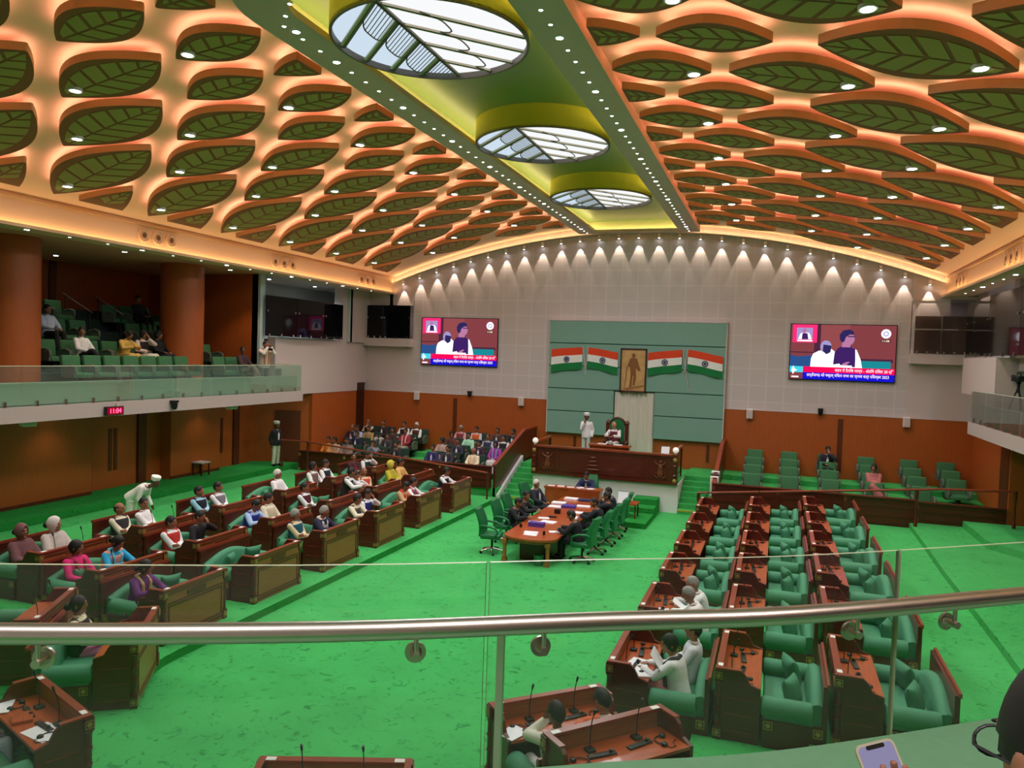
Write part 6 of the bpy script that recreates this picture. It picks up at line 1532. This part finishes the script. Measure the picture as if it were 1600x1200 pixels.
gal(-9.01, 3, 'lap', 'white-haired visitor in a brown waistcoat and white sleeves at the end of the top row', top=W_, vest=(80, 42, 34), legs=(40, 40, 40), hairm=HAIRW)
gal(-9.72, 2, 'lap_left', 'visitor in dark brown, second row from the wall', coat=(64, 44, 42), top=(90, 60, 60), legs=BLK)
gal(-9.08, 2, 'lap', 'visitor in a maroon kurta with a pale scarf and grey trousers', top=(160, 40, 64), stole=(232, 190, 176), legs=(180, 172, 156))
gal(-9.50, 0, 'chin', 'visitor in a grey jacket and white shirt in the lowest row', coat=(120, 130, 142), top=W_, legs=(110, 110, 110))
gal(-9.45, 1, 'lap_left', 'dark-haired visitor in a charcoal jacket, second lowest row', coat=(56, 52, 56), top=(150, 150, 150), legs=BLK)
gal(-8.56, 0, 'lap', 'visitor in black and grey low behind the parapet near the yellow sari', coat=(40, 40, 44), top=(170, 170, 170), legs=BLK)
gal(-11.30, 0, 'lap', 'visitor in beige at the lowest row behind the handrail', top=(190, 160, 130), legs=(120, 96, 80), hair='long')
gal(-10.72, 0, 'lap', 'visitor in a grey-brown shawl at the lowest row behind the handrail', top=(130, 110, 106), shawl=(140, 116, 110), legs=(90, 76, 70))
gal(-6.97, 3, 'lap', 'grey-haired stout visitor in a maroon checked waistcoat, top row', top=(206, 160, 160), vest=(140, 60, 70), legs=(100, 50, 56), hairm=HAIRG)
gal(-6.27, 3, 'lap', 'visitor in an orange waistcoat with a badge, top row', top=(196, 200, 214), vest=(226, 104, 36), legs=(110, 40, 40))
gal(-5.34, 3, 'lap', 'visitor in a dark jacket and white shirt, top row next to the stair side', coat=(74, 54, 50), top=(236, 220, 220), legs=BLK)
gal(-4.67, 3, 'lap_right', 'visitor in a black blazer and white shirt at the right end of the top row', coat=(30, 32, 46), top=W_, legs=(36, 34, 36))
gal(-6.33, 1, 'lap', 'visitor in a charcoal suit and white shirt with sunglasses', coat=(44, 46, 64), top=(226, 216, 236), legs=BLK, specs=True)
gal(-6.25, 2, 'lap', 'visitor in a mint-green shirt in the middle of the gallery', top=(170, 226, 196), legs=(36, 44, 40))
gal(-5.42, 2, 'lap', 'visitor in a navy waistcoat with a badge and balding head', top=(170, 176, 200), vest=(54, 54, 80), legs=BLK, hair='thin')
gal(-4.76, 2, 'lap', 'visitor in a black waistcoat over white sleeves at the right of the gallery', top=W_, vest=(42, 32, 46), legs=(60, 50, 56))
gal(-5.42, 1, 'lap_right', 'visitor in a purple-black jacket with a badge beside the mint shirt', coat=(56, 28, 52), top=W_, legs=BLK)
gal(-4.75, 1, 'lap', 'woman in a violet sari with a dark headscarf, right part of the gallery', skirt=(220, 210, 214), top=(160, 60, 160), stole=(140, 150, 190), hood=(50, 34, 60), hair='bun')
gal(-7.00, 1, 'lap_right', 'woman in a pale floral dress near the gap in the gallery', top=(190, 160, 150), skirt=(170, 140, 130), hair='long')
gal(-7.01, 2, 'lap_left', 'dark-haired visitor in brown behind the floral dress', top=(90, 50, 46), legs=BLK, hair='long')
gal(-6.98, 0, 'lap', 'visitor in a bright navy suit at the front of the gallery gap', coat=(40, 42, 92), top=(206, 206, 232), legs=NVY)
gal(-6.36, 0, 'lap', 'visitor in a dark grey suit and white shirt in the front row', coat=(50, 48, 62), top=W_, legs=BLK)
gal(-5.30, 0, 'lap', 'old bald visitor in cream with a peach shawl in the front row', top=(240, 226, 196), stole=(236, 190, 160), legs=(226, 212, 190), hair='bald', hairm=HAIRG)
# right gallery: two visitors
person('chin', (7.14, GY[3] - .02, GZ[3] - .03), pi, 'visitor in a dark suit with a hand to his face, top row, right gallery', coat=(34, 34, 46), top=W_, legs=BLK, group=None)
person('crossed_right', (8.46, GY[1] - .02, GZ[1] - .03), pi, 'woman in a pink-brown patterned shawl alone in the right gallery', top=(170, 96, 96), shawl=(186, 112, 110), skirt=(180, 110, 106), hair='bun')
# upper left gallery
UG = 'visitors in the upper left gallery'
def up(x, y, z, pose, label, **kw): person(pose, (x, y, z - .03), -pi / 2 + kw.pop('turn', 0), label, group=UG, **kw)
up(-13.05, 16.2, 4.3, 'lap_right', 'man in a white shirt and black trousers, upper left gallery', top=W_, legs=BLK)
up(-13.05, 17.6, 4.3, 'desk_down', 'woman in a yellow dress bending her head, upper left gallery', top=(222, 180, 90), skirt=(222, 184, 100), hair='bun')
up(-13.05, 18.3, 4.3, 'chin', 'woman in white and black with a hand at her mouth, upper left gallery', top=(226, 206, 200), vest=(40, 30, 34), skirt=(220, 214, 200), hair='long')
up(-13.05, 19.0, 4.3, 'lap_left', 'person in black with long hair beside the woman in white and black', top=BLK, skirt=BLK, hair='long')
up(-14.1, 16.0, 4.9, 'lap', 'person in a pale blue shirt half hidden by the near column', top=(196, 210, 236), legs=BLK)
up(-15.1, 20.2, 5.5, 'lap', 'person in black in the dark fourth row of the upper gallery', top=BLK, legs=BLK)
up(-11.85, 21.52, 3.9, 'lap_right', 'person in a dark maroon top leaning low beyond the far column', top=(66, 40, 46), legs=(150, 140, 130), skin=SKIN_D)
person('stand_camera', (-11.45, 22.1, 3.66), -pi / 2 - .35, 'photographer in an orange and white shirt holding a camera to his face', top=(236, 226, 216), vest=(200, 196, 190), legs=(70, 96, 90), stole=(220, 140, 70), hair='short')
g = thing('photo_camera', 'small dark camera held up by the photographer on the left balcony', 'camera', (-11.14, 22.0, 5.10), -pi / 2 - .35)
mb = MB(); mb.rbox(-.07, .07, -.04, .04, -.045, .045, .01); mb.obj('camera_body', M['black'], g); mb = MB(); mb.cyl((0, .04, 0), (0, .12, 0), .035, 12); mb.obj('lens', M['dark'], g)
# things on the desks
def flat(kind, p, rz, w, l, h, m, label, cat, tilt=0):
    mb = MB(); mb.box(-w / 2, w / 2, -l / 2, l / 2, 0, h); o = mb.obj(kind, m, loc=p, rotz=rz); o.rotation_euler.x = tilt; tag(o, label, cat); return o
def on_desk(key, v, **k):
    (p, rz) = SEATS[key][0]; base = local(p, rz, (.34, .98, 0)); return local(base, rz, v), rz
for key, v, r, w, l, h, mt, kind, lb, cat in (
        ('LB', (.38, -.34, .722), .2, .42, .30, .006, 'paper', 'paper_sheet', 'white sheets spread on the desk with the brown folder', 'paper'), ('LB', (-.12, -.40, .722), -.3, .26, .2, .035, 'wood_top', 'folder', 'brown folder lying on the lower left desk', 'folder'), ('LB', (-.60, -.48, .73), -.5, .34, .24, .006, 'paper', 'paper_sheet', 'white sheet hanging over the edge of the lower left desk', 'paper'),
        ('RF1', (-.62, -.40, .73), .4, .30, .24, .006, 'paper', 'paper_sheet', 'white sheet at the corner of the desk beside the rail post', 'paper'), ('R1_0', (-.45, -.36, .722), .3, .4, .32, .02, 'paper', 'paper_stack', 'heap of white papers before the woman reading', 'papers'), ('R1_0', (-.15, -.30, .722), -.2, .3, .22, .012, 'paper', 'paper_stack', 'smaller pile of white papers farther along the same desk', 'papers'),
        ('R1_1', (-.30, -.30, .722), .1, .36, .26, .015, 'paper', 'paper_stack', 'white printed papers before the two grey-haired men', 'papers'), ('L1_2', (.3, -.3, .722), .1, .44, .24, .012, 'paper', 'paper_stack', 'white papers before the man in the navy shawl-coat', 'papers'), ('L1_4', (.0, -.3, .722), .1, .44, .26, .012, 'paper', 'paper_stack', 'white papers between the red and pink scarves', 'papers'),
        ('L1_3', (.3, -.3, .722), .1, .3, .22, .01, 'paper', 'paper_stack', 'white papers before the man in olive', 'papers'), ('L3_4', (.2, -.3, .722), .1, .3, .22, .03, 'red', 'ledger', 'red ledger on the back left desk of the bearded man', 'book')):
    p, rz = on_desk(key, v); flat(kind, p, rz + r, w, l, h, mat('ledger_red', (150, 34, 44), .6) if mt == 'red' else M[mt], lb, cat)
p, rz = on_desk('R1_0', (-.45, -.62, .95)); flat('held_sheet', p, rz, .34, .26, .004, M['paper'], 'large white sheet held up by the woman reading', 'paper', radians(55))
p, rz = on_desk('R1_1', (.05, -.55, .80)); flat('held_sheet', p, rz, .26, .22, .004, M['paper'], 'white sheet held by the two grey-haired men', 'paper', radians(35))

# neighbour at our own balcony, looking at a phone
RZ = radians(35); PB = Vector((5.665, 1.02, 3.58))
PHR = at_ray = None
def ray_pt(u, v, d): return CAM_POS + d * (fw + (u - 800) / F_PX * rr + (600 - v) / F_PX * uu)
tl, tr = ray_pt(1336, 1166, 1.30), ray_pt(1392, 1152, 1.31); wv = (tr - tl).normalized(); dn = (rr * .30 - uu * .85 - fw * .45); dn = (dn - wv * dn.dot(wv)).normalized(); nv = wv.cross(dn)
if nv.dot(CAM_POS - tl) < 0: nv = -nv
PW, PL = .072, .150; pc = (tl + tr) / 2 + dn * PL / 2
g = thing('smartphone', 'smartphone with a pale lilac screen held at the near balcony', 'phone', pc); bm_ = MB()
def face(w0, w1, l0, l1, n0, n1, r, m):
    pts = []
    for cx, cy, a0 in ((w1 - r, l1 - r, 0), (w0 + r, l1 - r, 90), (w0 + r, l0 + r, 180), (w1 - r, l0 + r, 270)):
        for k in range(6): a = radians(a0 + 18 * k); pts.append(wv * (cx + r * cos(a)) + dn * (cy + r * sin(a)) + nv * n0)
    m.prism(pts, nv * (n1 - n0))
face(-PW / 2, PW / 2, -PL / 2, PL / 2, -.0045, .0, .011, bm_); bm_.obj('case', mat('phone_case', (186, 176, 150), .35), g)
m_ = MB(); face(-PW / 2 + .004, PW / 2 - .004, -PL / 2 + .004, PL / 2 - .004, .0, .0006, .008, m_); m_.obj('screen', mat('phone_screen', (60, 60, 76), .15, emit=(140, 138, 176), es=.75), g)
m_ = MB(); face(-.017, .017, -PL / 2 + .004, -PL / 2 + .011, .0006, .0010, .003, m_); m_.obj('notch', M['black'], g)
q = Matrix.Rotation(-RZ, 3, 'Z') @ (pc + dn * .045 - nv * .022 - PB); dl = Matrix.Rotation(-RZ, 3, 'Z') @ (-dn + wv * .1); nl = Matrix.Rotation(-RZ, 3, 'Z') @ nv
build_pose('near', hands={-1: (Vector((-.12, .30, .60)), (.6, .8, 0), (0, 0, -1)), 1: (q - dl * .07, dl, nl)}, head=(-.28, .25, .05), vox=.006, curl=.35)
person('near', PB, RZ, 'person at the near balcony with black hair and thin-rimmed spectacles, half out of the frame', top=(70, 70, 86), legs=(40, 40, 50), hair='short', specs=True, scale=1.0, skin=SKIN)
put_chair((PB.x, PB.y, 3.55), RZ, 'green padded armchair of the bespectacled neighbour on the near balcony', 'armchairs of the near balcony')
for q in (DESK, SOFA, MIC, ARM, SW):
    if q.location.z < -40: print('UNUSED PROTO', q.name)
print('objects', len(bpy.data.objects), 'faces', sum(len(o.data.polygons) for o in bpy.data.objects if o.type == 'MESH'))
